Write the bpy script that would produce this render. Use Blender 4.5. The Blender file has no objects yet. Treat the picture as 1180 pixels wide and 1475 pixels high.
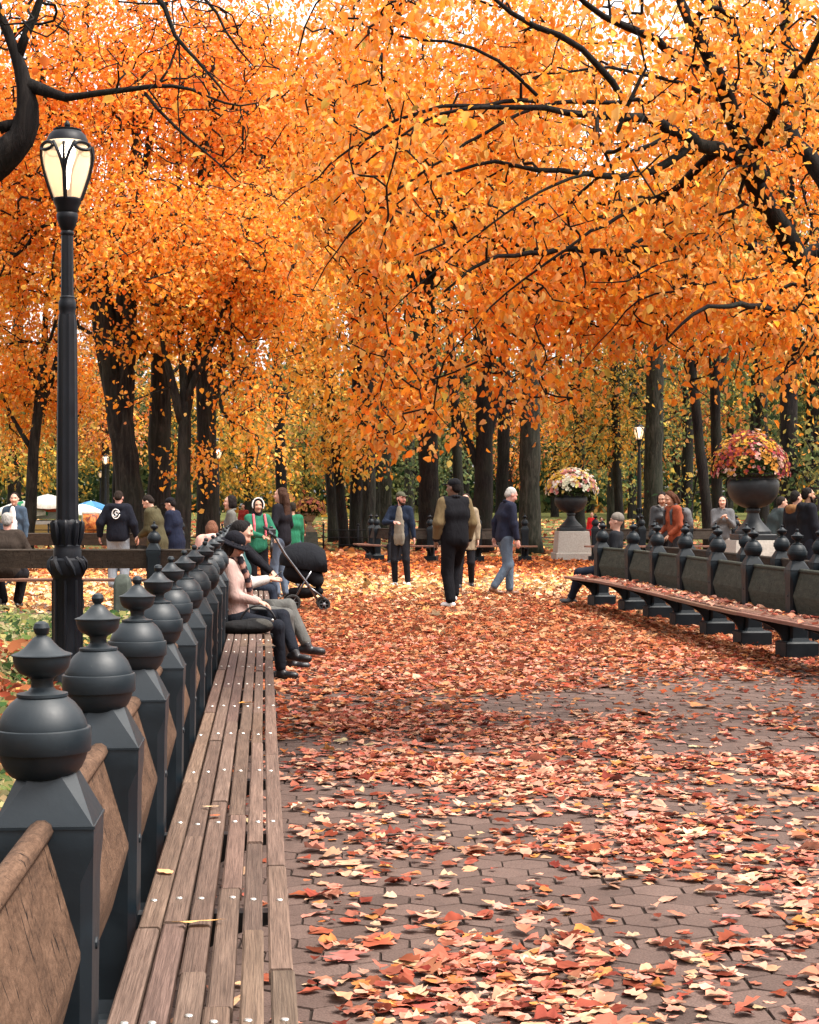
import bpy, math, random
import numpy as np
from mathutils import Vector
R = math.radians
SC = bpy.context.scene
COL = SC.collection
F = 2545.0; HY = 727.0; CH = 1.48          # focal length in photo pixels, horizon row, camera height
def W(px, py, Y):                           # photo pixel at depth Y -> point of the place
    return np.array(((px - 590.0) * Y / F, Y, CH - (py - HY) * Y / F))
def GX(px, Y): return (px - 590.0) * Y / F
def lin(r, g, b):
    f = lambda c: (c / 255.0 / 12.92) if c / 255.0 <= 0.04045 else ((c / 255.0 + 0.055) / 1.055) ** 2.4
    return (f(r), f(g), f(b))

# ------------------------------------------------------------------ materials
def mat(name):
    m = bpy.data.materials.new(name); m.use_nodes = True
    nt = m.node_tree
    for n in list(nt.nodes): nt.nodes.remove(n)
    out = nt.nodes.new('ShaderNodeOutputMaterial')
    return m, nt, out
def N(nt, t, **kw):
    n = nt.nodes.new(t)
    for k, v in kw.items(): setattr(n, k, v)
    return n
def L(nt, a, b): nt.links.new(a, b)
def ramp(nt, fac, stops):
    r = N(nt, 'ShaderNodeValToRGB')
    e = r.color_ramp.elements
    while len(e) < len(stops): e.new(0.5)
    for i, (p, c) in enumerate(stops):
        e[i].position = p; e[i].color = (*c, 1)
    L(nt, fac, r.inputs[0]); return r.outputs[0]
def noise(nt, vec, scale, detail=4, rough=0.6, dist=0.0):
    n = N(nt, 'ShaderNodeTexNoise')
    n.inputs['Scale'].default_value = scale; n.inputs['Detail'].default_value = detail
    n.inputs['Roughness'].default_value = rough; n.inputs['Distortion'].default_value = dist
    if vec is not None: L(nt, vec, n.inputs['Vector'])
    return n.outputs[0]
def mapping(nt, vec, sc, loc=(0, 0, 0)):
    m = N(nt, 'ShaderNodeMapping'); m.inputs['Scale'].default_value = sc; m.inputs['Location'].default_value = loc
    L(nt, vec, m.inputs['Vector']); return m.outputs[0]
def mixc(nt, fac, a, b, mode='MIX'):
    m = N(nt, 'ShaderNodeMix', data_type='RGBA', blend_type=mode)
    for s, v in ((m.inputs[0], fac), (m.inputs[6], a), (m.inputs[7], b)):
        if isinstance(v, (int, float)): s.default_value = v
        elif isinstance(v, tuple): s.default_value = (*v, 1)
        else: L(nt, v, s)
    return m.outputs[2]
def bump(nt, h, strength=0.3, dist=0.01):
    b = N(nt, 'ShaderNodeBump'); b.inputs['Strength'].default_value = strength; b.inputs['Distance'].default_value = dist
    L(nt, h, b.inputs['Height']); return b.outputs[0]
def principled(nt, out, col, rough=0.5, normal=None, metal=0.0, spec=0.5):
    p = N(nt, 'ShaderNodeBsdfPrincipled')
    if isinstance(col, tuple): p.inputs['Base Color'].default_value = (*col, 1)
    else: L(nt, col, p.inputs['Base Color'])
    if isinstance(rough, (int, float)): p.inputs['Roughness'].default_value = rough
    else: L(nt, rough, p.inputs['Roughness'])
    p.inputs['Metallic'].default_value = metal
    p.inputs['Specular IOR Level'].default_value = spec
    if normal is not None: L(nt, normal, p.inputs['Normal'])
    L(nt, p.outputs[0], out.inputs[0]); return p
def attr(nt, name='col'):
    a = N(nt, 'ShaderNodeAttribute'); a.attribute_name = name; return a
def ocoord(nt): return N(nt, 'ShaderNodeTexCoord').outputs['Object']
def gpos(nt): return N(nt, 'ShaderNodeNewGeometry').outputs['Position']

def m_iron(name='painted_iron', base=(0.0040, 0.0105, 0.0165), du=0.42, sp=0.45):  # du: how strongly light on upward faces is painted in
    m, nt, out = mat(name); c = gpos(nt)
    n1 = noise(nt, c, 9, 5); n2 = noise(nt, c, 60, 3)
    col = ramp(nt, n1, [(0.3, tuple(x * 0.75 for x in base)), (0.6, base), (0.85, tuple(x * 1.5 for x in base))])
    fl = ramp(nt, n2, [(0.70, (0, 0, 0)), (0.78, (1, 1, 1))])
    col = mixc(nt, mixc(nt, 0.35, (0, 0, 0), fl), col, (0.045, 0.05, 0.05))
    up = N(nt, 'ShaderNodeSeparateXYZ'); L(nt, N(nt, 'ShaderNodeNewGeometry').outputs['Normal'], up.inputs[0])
    painted_sheen = mixc(nt, 1.0, ramp(nt, up.outputs[2], [(0.35, (0, 0, 0)), (0.95, (du * .8,) * 3)]), ramp(nt, noise(nt, c, 22, 5), [(0.3, (0.35,) * 3), (0.65, (1, 1, 1))]), 'MULTIPLY')  # upward faces paler: reflected light painted into the colour, mottled by noise
    col = mixc(nt, painted_sheen, col, (0.066, 0.072, 0.073))
    rg = ramp(nt, n1, [(0.3, (0.42,) * 3), (0.8, (0.62,) * 3)])
    principled(nt, out, col, rg, bump(nt, n2, 0.10, 0.003), spec=sp); return m
def m_wood(name, dark, mid, light, grey=0.0, crack=True):
    m, nt, out = mat(name); a = attr(nt, 'tc').outputs['Vector']; cv = attr(nt, 'col').outputs['Color']
    g1 = noise(nt, mapping(nt, a, (70, 2.2, 40)), 1.0, 6, 0.7, 0.6)
    g2 = noise(nt, mapping(nt, a, (260, 6, 90)), 1.0, 4, 0.7, 0.3)
    st = noise(nt, mapping(nt, a, (9, 2.0, 9)), 1.0, 4, 0.6)
    col = ramp(nt, g1, [(0.28, dark), (0.5, mid), (0.75, light)])
    col = mixc(nt, 0.55, col, ramp(nt, g2, [(0.3, dark), (0.7, light)]))
    col = mixc(nt, ramp(nt, st, [(0.45, (0, 0, 0)), (0.75, (0.6,) * 3)]), col, tuple(x * 0.55 for x in mid))
    col = mixc(nt, 1.0, col, cv, 'MULTIPLY')
    h = N(nt, 'ShaderNodeMath', operation='ADD'); L(nt, g1, h.inputs[0]); L(nt, g2, h.inputs[1])
    principled(nt, out, col, 0.75, bump(nt, h.outputs[0], 0.7, 0.004), spec=0.3); return m
def m_board(name, dark, mid, light):
    m, nt, out = mat(name); a = attr(nt, 'tc').outputs['Vector']; cv = attr(nt, 'col').outputs['Color']
    g1 = noise(nt, mapping(nt, a, (30, 6, 10)), 1.0, 7, 0.72, 0.4)
    g2 = noise(nt, mapping(nt, a, (140, 50, 60)), 1.0, 4, 0.7)
    cr = noise(nt, mapping(nt, a, (16, 55, 5)), 1.0, 3, 0.5, 1.2)
    col = ramp(nt, g1, [(0.3, dark), (0.5, mid), (0.72, light)])
    col = mixc(nt, 0.35, col, ramp(nt, g2, [(0.35, dark), (0.65, light)]))
    ck = ramp(nt, cr, [(0.33, (1, 1, 1)), (0.37, (0, 0, 0))])
    col = mixc(nt, ck, col, tuple(x * 0.25 for x in dark))
    col = mixc(nt, 1.0, col, cv, 'MULTIPLY')
    principled(nt, out, col, 0.85, bump(nt, g2, 0.6, 0.004), spec=0.2); return m
def m_leaf(name, trans=0.42, rough=True):
    m, nt, out = mat(name); c = attr(nt).outputs['Color']
    d = N(nt, 'ShaderNodeBsdfDiffuse'); t = N(nt, 'ShaderNodeBsdfTranslucent')
    L(nt, c, d.inputs[0])
    g = N(nt, 'ShaderNodeGamma'); g.inputs[1].default_value = 0.8; L(nt, c, g.inputs[0]); L(nt, g.outputs[0], t.inputs[0])
    mx = N(nt, 'ShaderNodeMixShader'); mx.inputs[0].default_value = trans
    L(nt, d.outputs[0], mx.inputs[1]); L(nt, t.outputs[0], mx.inputs[2])
    L(nt, mx.outputs[0], out.inputs[0]); return m
def m_bark(name, dark, light, sc=1.0):
    m, nt, out = mat(name); c = gpos(nt)
    v = mapping(nt, c, (9 * sc, 9 * sc, 1.6 * sc))
    n1 = noise(nt, v, 1.0, 7, 0.7, 0.8); n2 = noise(nt, c, 0.9, 3)
    col = ramp(nt, n1, [(0.34, tuple(x * 0.35 for x in dark)), (0.48, dark), (0.7, light)])
    col = mixc(nt, ramp(nt, n2, [(0.45, (0, 0, 0)), (0.7, (0.45,) * 3)]), col, (0.022, 0.028, 0.018))
    principled(nt, out, col, 0.9, bump(nt, n1, 0.9, 0.03), spec=0.15); return m
def m_vcol(name, rough=0.75, fold=0.0, spec=0.3, sc=14):
    m, nt, out = mat(name); c = attr(nt).outputs['Color']; o = ocoord(nt)
    n1 = noise(nt, mapping(nt, o, (1, 1, 0.5)), sc, 3, 0.55, 0.6)
    col = mixc(nt, 1.0, c, ramp(nt, n1, [(0.3, (0.82,) * 3), (0.7, (1.1,) * 3)]), 'MULTIPLY')
    principled(nt, out, col, rough, bump(nt, n1, fold, 0.03) if fold else None, spec=spec); return m
def m_plain(name, col, rough=0.5, metal=0.0, var=0.25, sc=20, spec=0.4, bmp=0.0):
    m, nt, out = mat(name); o = gpos(nt); n1 = noise(nt, o, sc, 5)
    c = ramp(nt, n1, [(0.3, tuple(x * (1 - var) for x in col)), (0.7, tuple(min(1, x * (1 + var)) for x in col))])
    principled(nt, out, c, rough, bump(nt, n1, bmp, 0.01) if bmp else None, metal, spec); return m
def m_emit(name, col, strength):
    m, nt, out = mat(name)
    e = N(nt, 'ShaderNodeEmission'); e.inputs[0].default_value = (*col, 1); e.inputs[1].default_value = strength
    L(nt, e.outputs[0], out.inputs[0]); return m
M = dict(
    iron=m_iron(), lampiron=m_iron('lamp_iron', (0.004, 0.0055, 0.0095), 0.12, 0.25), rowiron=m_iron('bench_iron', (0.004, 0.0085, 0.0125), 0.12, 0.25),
    slat=m_wood('seat_wood', (0.020, 0.0105, 0.0075), (0.098, 0.058, 0.043), (0.24, 0.158, 0.122)),
    slat_red=m_wood('seat_wood_dark', (0.06, 0.025, 0.018), (0.20, 0.09, 0.06), (0.30, 0.16, 0.11)),
    board=m_board('back_wood', (0.030, 0.015, 0.009), (0.095, 0.052, 0.031), (0.19, 0.112, 0.072)),
    board_g=m_board('back_wood_mossy', (0.012, 0.015, 0.011), (0.034, 0.038, 0.029), (0.075, 0.08, 0.062)),
    board_b=m_board('back_wood_brown', (0.016, 0.013, 0.010), (0.040, 0.031, 0.024), (0.08, 0.062, 0.048)),
    bolt=m_plain('bolt_steel', (0.55, 0.54, 0.5), 0.35, 0.8, 0.2, 90),
    leaf=m_leaf('autumn_leaf', 0.5), gleaf=m_leaf('dry_leaf', 0.15), bark=m_bark('bark', (0.013, 0.0115, 0.0105), (0.040, 0.036, 0.030)),
    bark_d=m_bark('bark_dark', (0.008, 0.0065, 0.0065), (0.023, 0.019, 0.017), 2.0),
    bark_l=m_bark('bark_grey', (0.018, 0.018, 0.014), (0.060, 0.056, 0.044), 1.4),
    cloth=m_vcol('cloth', 0.9, 0.55, 0.1), skin=m_vcol('skin', 0.55, 0.0, 0.35), hair=m_vcol('hair', 0.75, 0.7, 0.12, 40),
    leather=m_vcol('leather', 0.4, 0.4, 0.45), vpaint=m_vcol('painted', 0.45, 0.0, 0.4),
    stone=m_plain('granite', (0.36, 0.33, 0.29), 0.85, 0, 0.2, 30, 0.2, 0.3), stone_d=m_plain('dark_stone', (0.06, 0.07, 0.06), 0.85, 0, 0.3, 14, 0.2, 0.3),
    stone_w=m_plain('warm_stone', (0.22, 0.17, 0.12), 0.85, 0, 0.3, 14, 0.2, 0.3),
    urn=m_plain('urn_iron', (0.010, 0.013, 0.016), 0.5, 0, 0.35, 12), steel=m_plain('steel', (0.5, 0.5, 0.5), 0.3, 0.9, 0.15, 8),
    rubber=m_plain('rubber', (0.02, 0.02, 0.02), 0.7), chrome=m_plain('stroller_chrome', (0.16, 0.16, 0.17), 0.25, 0.9),
    glow=m_emit('lantern_glass', (1.0, 0.80, 0.58), 1.35), bulb=m_emit('lantern_bulb', (1.0, 0.88, 0.78), 9.0),
)

# ------------------------------------------------------------------ mesh building
def build(name, V, faces, mats, parent=None, col=None, tc=None, midx=None, smooth=True, loc=(0, 0, 0), rz=0.0):
    """V (n,3); faces = list of int arrays (k,3|4|m); col (n,3); midx = list of material indices, one array/number per faces item"""
    V = np.asarray(V, dtype=np.float32); me = bpy.data.meshes.new(name)
    me.vertices.add(len(V)); me.vertices.foreach_set('co', V.ravel())
    faces = [np.asarray(f, dtype=np.int32) for f in faces if len(f)]
    tot = np.concatenate([np.full(len(f), f.shape[1], np.int32) for f in faces])
    idx = np.concatenate([f.ravel() for f in faces])
    me.loops.add(len(idx)); me.loops.foreach_set('vertex_index', idx)
    me.polygons.add(len(tot))
    st = np.zeros(len(tot), np.int32); st[1:] = np.cumsum(tot)[:-1]
    me.polygons.foreach_set('loop_start', st); me.polygons.foreach_set('loop_total', tot)
    me.polygons.foreach_set('use_smooth', np.full(len(tot), bool(smooth)))
    if midx is not None:
        mi = np.concatenate([np.full(len(f), m, np.int32) if np.isscalar(m) else np.asarray(m, np.int32) for f, m in zip(faces, midx)])
        me.polygons.foreach_set('material_index', mi)
    if col is not None:
        c = np.ones((len(V), 4), np.float32); c[:, :3] = np.asarray(col)
        a = me.attributes.new('col', 'FLOAT_COLOR', 'POINT'); a.data.foreach_set('color', c.ravel())
    if tc is not None:
        a = me.attributes.new('tc', 'FLOAT_VECTOR', 'POINT'); a.data.foreach_set('vector', np.asarray(tc, np.float32).ravel())
    me.update(calc_edges=True); me.validate()
    for m in (mats if isinstance(mats, (list, tuple)) else [mats]): me.materials.append(m)
    return link(name, me, parent, loc, rz)
def link(name, me, parent=None, loc=(0, 0, 0), rz=0.0):
    o = bpy.data.objects.new(name, me); COL.objects.link(o)
    o.location = [float(v) for v in loc]; o.rotation_euler = (0, 0, rz)
    if parent is not None: o.parent = parent
    return o
def tag(o, label=None, cat=None, group=None, kind=None):
    if label: o['label'] = label
    if cat: o['category'] = cat
    if group: o['group'] = group
    if kind: o['kind'] = kind
    return o
def thing(name, label, cat, loc=(0, 0, 0), rz=0.0, group=None):
    return tag(link(name, None, None, loc, rz), label, cat, group)
def copy_tree(o, parent=None):
    c = o.copy(); COL.objects.link(c)
    if parent is not None: c.parent = parent
    for ch in o.children: copy_tree(ch, c)
    return c

class MB:
    """collects shapes for ONE mesh"""
    def __init__(s): s.V = []; s.f = {}; s.n = 0; s.c = []; s.t = []; s.m = 0; s.color = (1, 1, 1)
    def add(s, V, faces, col=None, tc=None):
        V = np.asarray(V, float).reshape(-1, 3)
        for f in faces:
            f = np.asarray(f, int)
            if f.ndim == 1: f = f[None]
            s.f.setdefault((f.shape[1], s.m), []).append(f + s.n)
        s.V.append(V); s.n += len(V)
        c = np.asarray(s.color if col is None else col, float)
        s.c.append(np.broadcast_to(c, (len(V), 3)))
        s.t.append(np.zeros((len(V), 3)) if tc is None else np.asarray(tc, float))
    def lathe(s, prof, seg=24, c=(0, 0, 0), rot=None, flute=0, fd=0.0):
        p = np.asarray(prof, float); a = np.linspace(0, 2 * np.pi, seg, endpoint=False)
        rr = p[:, 0][:, None] * (1 + (fd * np.cos(a * flute))[None] if flute else np.ones((1, seg)))
        V = np.stack([rr * np.cos(a), rr * np.sin(a), np.repeat(p[:, 1][:, None], seg, 1)], -1).reshape(-1, 3)
        if rot is not None: V = V @ np.asarray(rot).T
        V = V + np.asarray(c)
        i = np.arange(len(p) - 1)[:, None] * seg; j = np.arange(seg)[None]; j2 = (j + 1) % seg
        s.add(V, [np.stack([i + j, i + j2, i + seg + j2, i + seg + j], -1).reshape(-1, 4),
                  np.arange(seg)[::-1][None], (np.arange(seg) + (len(p) - 1) * seg)[None]])
    def tube(s, pts, rad, seg=8, cap=True, sq=None):
        P = np.asarray(pts, float); n = len(P); rad = np.broadcast_to(np.asarray(rad, float), (n,))
        T = np.gradient(P, axis=0); T /= np.linalg.norm(T, axis=1)[:, None] + 1e-9
        up = np.array((0, 0, 1.0)) if abs(T[0, 2]) < 0.9 else np.array((1.0, 0, 0))
        V = []; u = np.cross(T[0], up); u /= np.linalg.norm(u)
        a = np.linspace(0, 2 * np.pi, seg, endpoint=False)
        for k in range(n):
            u = u - T[k] * (u @ T[k]); u /= np.linalg.norm(u) + 1e-9; w = np.cross(T[k], u)
            V.append(P[k] + rad[k] * (np.cos(a)[:, None] * u + np.sin(a)[:, None] * w))
        V = np.concatenate(V); i = np.arange(n - 1)[:, None] * seg; j = np.arange(seg)[None]; j2 = (j + 1) % seg
        fs = [np.stack([i + j, i + j2, i + seg + j2, i + seg + j], -1).reshape(-1, 4)]
        if cap: fs += [np.arange(seg)[::-1][None], (np.arange(seg) + (n - 1) * seg)[None]]
        s.add(V, fs)
    def loft(s, rings, close=True, cap=True):
        Rg = [np.asarray(r, float) for r in rings]; m = len(Rg[0]); n = len(Rg)
        i = np.arange(n - 1)[:, None] * m; j = np.arange(m)[None]; j2 = (j + 1) % m
        fs = [np.stack([i + j, i + j2, i + m + j2, i + m + j], -1).reshape(-1, 4)]
        if cap: fs += [np.arange(m)[::-1][None], (np.arange(m) + (n - 1) * m)[None]]
        s.add(np.concatenate(Rg), fs)
    def box(s, c, d, bev=0.0, rz=0.0):
        x, y, z = [v / 2 for v in d]; b = min(bev, x, y, z)
        def ring(zz, k): return [(x - k, -y + b, zz), (x - k, y - b, zz), (x - b, y - k, zz), (-x + b, y - k, zz), (-x + k, y - b, zz), (-x + k, -y + b, zz), (-x + b, -y + k, zz), (x - b, -y + k, zz)]
        if b > 0: rg = [ring(-z, b), ring(-z + b, 0), ring(z - b, 0), ring(z, b)]
        else: rg = [[(x, -y, -z), (x, y, -z), (-x, y, -z), (-x, -y, -z)], [(x, -y, z), (x, y, z), (-x, y, z), (-x, -y, z)]]
        cs, sn = math.cos(rz), math.sin(rz); Rm = np.array(((cs, -sn, 0), (sn, cs, 0), (0, 0, 1)))
        s.loft([np.asarray(r) @ Rm.T + np.asarray(c) for r in rg])
    def ball(s, c, r, seg=12):
        r = np.broadcast_to(np.asarray(r, float), (3,)); a = np.linspace(0.02, np.pi - 0.02, max(5, seg // 2 + 1)); b = np.linspace(0, 2 * np.pi, seg, endpoint=False)
        s.loft([np.stack([r[0] * np.sin(t) * np.cos(b), r[1] * np.sin(t) * np.sin(b), np.full(seg, -r[2] * np.cos(t))], -1) + np.asarray(c) for t in a])
    def plate(s, poly, w, frame):
        """polygon (n,2) in the plane of frame=(o,u,v,nrm), thickness w"""
        o, u, v, nr = [np.asarray(q, float) for q in frame]; p = np.asarray(poly, float)
        P = o + p[:, :1] * u + p[:, 1:] * v; s.loft([P - nr * w / 2, P + nr * w / 2])
    def obj(s, name, mats, parent=None, smooth=True, loc=(0, 0, 0), rz=0.0, auto=None):
        ks = list(s.f.keys())
        o = build(name, np.concatenate(s.V), [np.concatenate(s.f[k]) for k in ks], mats, parent, np.concatenate(s.c), np.concatenate(s.t), [k[1] for k in ks], smooth, loc, rz)
        if auto is not None: sharpen(o.data, auto)
        return o
def sharpen(me, ang=35):
    """marks edges sharper than ang so smooth shading keeps the arrises"""
    me.update(); nE = len(me.edges)
    nrm = np.zeros(len(me.polygons) * 3, np.float32); me.polygons.foreach_get('normal', nrm); nrm = nrm.reshape(-1, 3)
    le = np.zeros(len(me.loops), np.int32); me.loops.foreach_get('edge_index', le)
    lt = np.zeros(len(me.polygons), np.int32); me.polygons.foreach_get('loop_total', lt)
    lp = np.repeat(np.arange(len(lt)), lt); o = np.argsort(le, kind='stable'); e = le[o]; p = lp[o]
    sharp = np.zeros(nE, bool); same = e[1:] == e[:-1]
    dt = (nrm[p[1:]] * nrm[p[:-1]]).sum(1); k = same & (dt < math.cos(R(ang))); sharp[e[1:][k]] = True
    a = me.attributes.get('sharp_edge') or me.attributes.new('sharp_edge', 'BOOLEAN', 'EDGE'); a.data.foreach_set('value', sharp)

def unit(v): return v / (np.linalg.norm(v, axis=-1, keepdims=True) + 1e-9)
def leaves(P, D, Nn, size, width, col, kind='ovate', fold=0.18, curl=0.12, rng=None):
    """leaf blades as one vertex/face set. P base (n,3), D direction, Nn normal, size (n,), col (n,3)"""
    n = len(P); D = unit(D); X = unit(np.cross(D, Nn)); Z = np.cross(X, D); s = size[:, None]
    if kind == 'ovate':
        q = np.array([(0, 0, 0), (0.42, 0.30, 1), (0.36, 0.66, 1), (0, 1.0, 0), (-0.36, 0.66, 1), (-0.42, 0.30, 1)])
        fs = [[0, 1, 2, 3], [0, 3, 4, 5]]
    elif kind == 'diamond':
        q = np.array([(0, 0, 0), (0.40, 0.45, 0.5), (0, 1.0, 0), (-0.40, 0.45, 0.5)]); fs = [[0, 1, 2, 3]]
    elif kind == 'lobed':
        q = np.array([(0, 0, 0), (0.30, 0.10, .7), (0.62, 0.30, 1.4), (0.30, 0.42, .4), (0.55, 0.78, 1.2), (0.18, 0.68, .2), (0, 1.05, 0),
                      (-0.18, 0.68, .2), (-0.55, 0.78, 1.2), (-0.30, 0.42, .4), (-0.62, 0.30, 1.4), (-0.30, 0.10, .7), (0, 0.45, 0)])
        fs = [[12, 0, 1, 2], [12, 2, 3, 4], [12, 4, 5, 6], [12, 6, 7, 8], [12, 8, 9, 10], [12, 10, 11, 0]]
    else: q = fs = None
    if kind in ('oval_dry', 'lobed_dry'):       # cupped dry blade: five stations of left edge, midrib, right edge
        ts = np.array([-0.16, 0.0, 0.10, 0.26, 0.44, 0.62, 0.78, 0.90, 1.0])
        wd = np.array([.012, .03, .22, .37, .42, .36, .24, .11, 0.0]) if kind == 'oval_dry' else np.array([.012, .04, .34, .46, .27, .46, .22, .16, 0.0])
        q = np.array([v for t_, w_ in zip(ts, wd) for v in ((-w_, t_ + (.06 if w_ > .43 else 0), 1), (0, t_, 0), (w_, t_ + (.06 if w_ > .43 else 0), 1))], float); S_ = len(ts); fs = []
        for i_ in range(S_ - 1): a_ = i_ * 3; fs += [[a_, a_ + 1, a_ + 4, a_ + 3], [a_ + 1, a_ + 2, a_ + 5, a_ + 4]]
        n_ = len(P); K_ = S_ * 3; rg_ = rng or np.random.default_rng(n_); q = np.repeat(q[None], n_, 0); bend = rg_.normal(0, .18, (n_, 1))
        q[:, :, 0] *= 1 + rg_.normal(0, .16, (n_, K_)); q[:, :, 0] += bend * q[:, :, 1] ** 2
        ax_ = np.abs(q[:, :, 0] - bend * q[:, :, 1] ** 2)
        zz = ax_ * rg_.normal(.12, .26, (n_, 1)) + rg_.normal(0, .018, (n_, K_)) * (ax_ > .05) + np.sin(q[:, :, 1] * 3.1 + rg_.uniform(0, 6, (n_, 1))) * rg_.normal(0, .05, (n_, 1)) + (q[:, :, 0]) * q[:, :, 1] * rg_.normal(0, .22, (n_, 1)) + ax_ * np.sin(q[:, :, 1] * 14 + rg_.uniform(0, 6, (n_, 1))) * .07
        w3 = (width if np.ndim(width) else np.full(n_, width))[:, None]
        V = P[:, None] + s[:, None] * ((q[:, :, 1:2]) * D[:, None] + (q[:, :, 0] * w3)[:, :, None] * X[:, None] + zz[:, :, None] * Z[:, None])
        Fc = (np.arange(n_)[:, None, None] * K_ + np.array(fs)[None]).reshape(-1, 4)
        cc = np.repeat(col, K_, 0).reshape(n_, K_, 3) * (np.where(np.arange(K_) % 3 == 1, .84, 1.05)[None, :] * rg_.normal(1, .13, (n_, K_)) * np.where(np.arange(K_) < 6, .6, 1.0)[None])[:, :, None]
        return V.reshape(-1, 3), Fc, cc.reshape(-1, 3).clip(.004, .92)
    k = len(q); w = (width if np.ndim(width) else np.full(n, width))[:, None, None]
    fo = (fold if np.ndim(fold) else np.full(n, fold))[:, None, None]; cu = (curl if np.ndim(curl) else np.full(n, curl))[:, None, None]
    V = P[:, None] + s[:, None] * (q[None, :, 1:2] * D[:, None] + q[None, :, 0:1] * w * X[:, None] + (q[None, :, 2:3] * fo - cu * q[None, :, 1:2] ** 2) * Z[:, None])
    Fc = (np.arange(n)[:, None, None] * k + np.array(fs)[None]).reshape(-1, 4)
    return V.reshape(-1, 3), Fc, (np.repeat(col, k, 0) * np.random.default_rng(n).normal(1, .065, (n * k, 1))).clip(.003, .92)
def pick(pal, n, rng, var=0.18, w=None):
    pal = np.asarray(pal); i = rng.choice(len(pal), n, p=w); c = pal[i] * rng.normal(1, var, (n, 1)).clip(0.5, 1.5)
    return (c * rng.normal(1, 0.06, (n, 3))).clip(0.004, 0.92)
# ------------------------------------------------------------------ camera, sky, sun
cam = bpy.data.cameras.new('camera'); cam.sensor_fit = 'HORIZONTAL'; cam.sensor_width = 36.0
cam.lens = F / 1180 * 36; cam.shift_y = -(737.5 - HY) / 1180; cam.clip_end = 3000; cam.clip_start = 0.1
co = bpy.data.objects.new('camera', cam); COL.objects.link(co); co.location = (0, 0, CH); co.rotation_euler = (R(90), 0, 0); SC.camera = co
SUN_EL, SUN_AZ = R(62), R(112)              # high, over the right shoulder of the path (azimuth clockwise from +Y)
w = bpy.data.worlds.new('World'); SC.world = w; w.use_nodes = True
nt = w.node_tree; bg = nt.nodes['Background']
sky = nt.nodes.new('ShaderNodeTexSky'); sky.sky_type = 'NISHITA'; sky.sun_disc = False
sky.sun_elevation = SUN_EL; sky.sun_rotation = SUN_AZ; sky.dust_density = 3.0; sky.air_density = 1.2; sky.ozone_density = 1.0
hs = nt.nodes.new('ShaderNodeHueSaturation'); hs.inputs['Saturation'].default_value = 0.12
tint = nt.nodes.new('ShaderNodeMix'); tint.data_type = 'RGBA'; tint.blend_type = 'MULTIPLY'; tint.inputs[0].default_value = 1.0; tint.inputs[7].default_value = (1.0, 0.95, 0.92, 1)
nt.links.new(sky.outputs[0], hs.inputs['Color']); nt.links.new(hs.outputs[0], tint.inputs[6]); nt.links.new(tint.outputs[2], bg.inputs[0])
bg.inputs[1].default_value = 0.14
sl = bpy.data.lights.new('sun', 'SUN'); sl.energy = 2.0; sl.angle = R(20); sl.color = (1.0, 0.93, 0.84)
so = bpy.data.objects.new('sun', sl); COL.objects.link(so); so.location = (0, -10, 40)
sd = Vector((math.sin(SUN_AZ) * math.cos(SUN_EL), math.cos(SUN_AZ) * math.cos(SUN_EL), math.sin(SUN_EL)))
so.rotation_euler = sd.to_track_quat('Z', 'Y').to_euler()
SC.view_settings.view_transform = 'Standard'; SC.view_settings.look = 'None'; SC.view_settings.gamma = 1.0
SC.view_settings.exposure = 1.68
SC.cycles.max_bounces = 12; SC.cycles.diffuse_bounces = 9; SC.cycles.transmission_bounces = 9; SC.cycles.transparent_max_bounces = 4
SC.cycles.use_denoising = True

# ------------------------------------------------------------------ ground
def m_ground():
    m, nt, out = mat('leaf_litter_ground'); c = gpos(nt)
    v = N(nt, 'ShaderNodeTexVoronoi'); v.inputs['Scale'].default_value = 9; L(nt, c, v.inputs['Vector'])
    sep = N(nt, 'ShaderNodeSeparateColor'); L(nt, v.outputs['Color'], sep.inputs[0])
    lf = ramp(nt, sep.outputs[0], [(0.0, (0.10, 0.035, 0.015)), (0.4, (0.30, 0.10, 0.03)), (0.75, (0.50, 0.22, 0.06)), (1.0, (0.55, 0.33, 0.13))])
    gr = ramp(nt, noise(nt, c, 3.0, 6), [(0.3, (0.045, 0.06, 0.02)), (0.7, (0.11, 0.13, 0.04))])
    k = ramp(nt, noise(nt, c, 0.16, 4), [(0.45, (0, 0, 0)), (0.58, (1, 1, 1))])
    principled(nt, out, mixc(nt, k, lf, gr), 0.9, bump(nt, noise(nt, c, 25, 4), 0.5, 0.02), spec=0.1); return m
M['ground'] = m_ground()
n = 60; gx = np.linspace(-320, 320, n); gy = np.linspace(-60, 620, n); GXX, GYY = np.meshgrid(gx, gy)
V = np.stack([GXX, GYY, np.full_like(GXX, -0.012)], -1).reshape(-1, 3)
i, j = np.meshgrid(np.arange(n - 1), np.arange(n - 1)); a = (j * n + i).ravel()
tag(build('ground', V, [np.stack([a, a + 1, a + n + 1, a + n], -1)], M['ground'], smooth=False), kind='structure')

def m_paver():
    m, nt, out = mat('hex_paver'); c = gpos(nt); cv = attr(nt).outputs['Color']
    n1 = noise(nt, c, 2.2, 5); n2 = noise(nt, c, 130, 3); n3 = noise(nt, c, 14, 5)
    col = ramp(nt, n1, [(0.3, (0.066, 0.040, 0.0325)), (0.7, (0.102, 0.066, 0.054))])
    col = mixc(nt, 0.4, col, ramp(nt, n2, [(0.35, (0.04, 0.028, 0.024)), (0.65, (0.17, 0.118, 0.10))]))
    col = mixc(nt, ramp(nt, n3, [(0.5, (0, 0, 0)), (0.75, (0.5,) * 3)]), col, (0.055, 0.036, 0.030))
    col = mixc(nt, 1.0, col, cv, 'MULTIPLY')
    principled(nt, out, col, 0.85, bump(nt, n2, 0.5, 0.004), spec=0.2); return m
M['paver'] = m_paver()
M['joint'] = m_plain('joint_earth', (0.030, 0.022, 0.018), 0.95, 0, 0.4, 20, 0.1)
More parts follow.
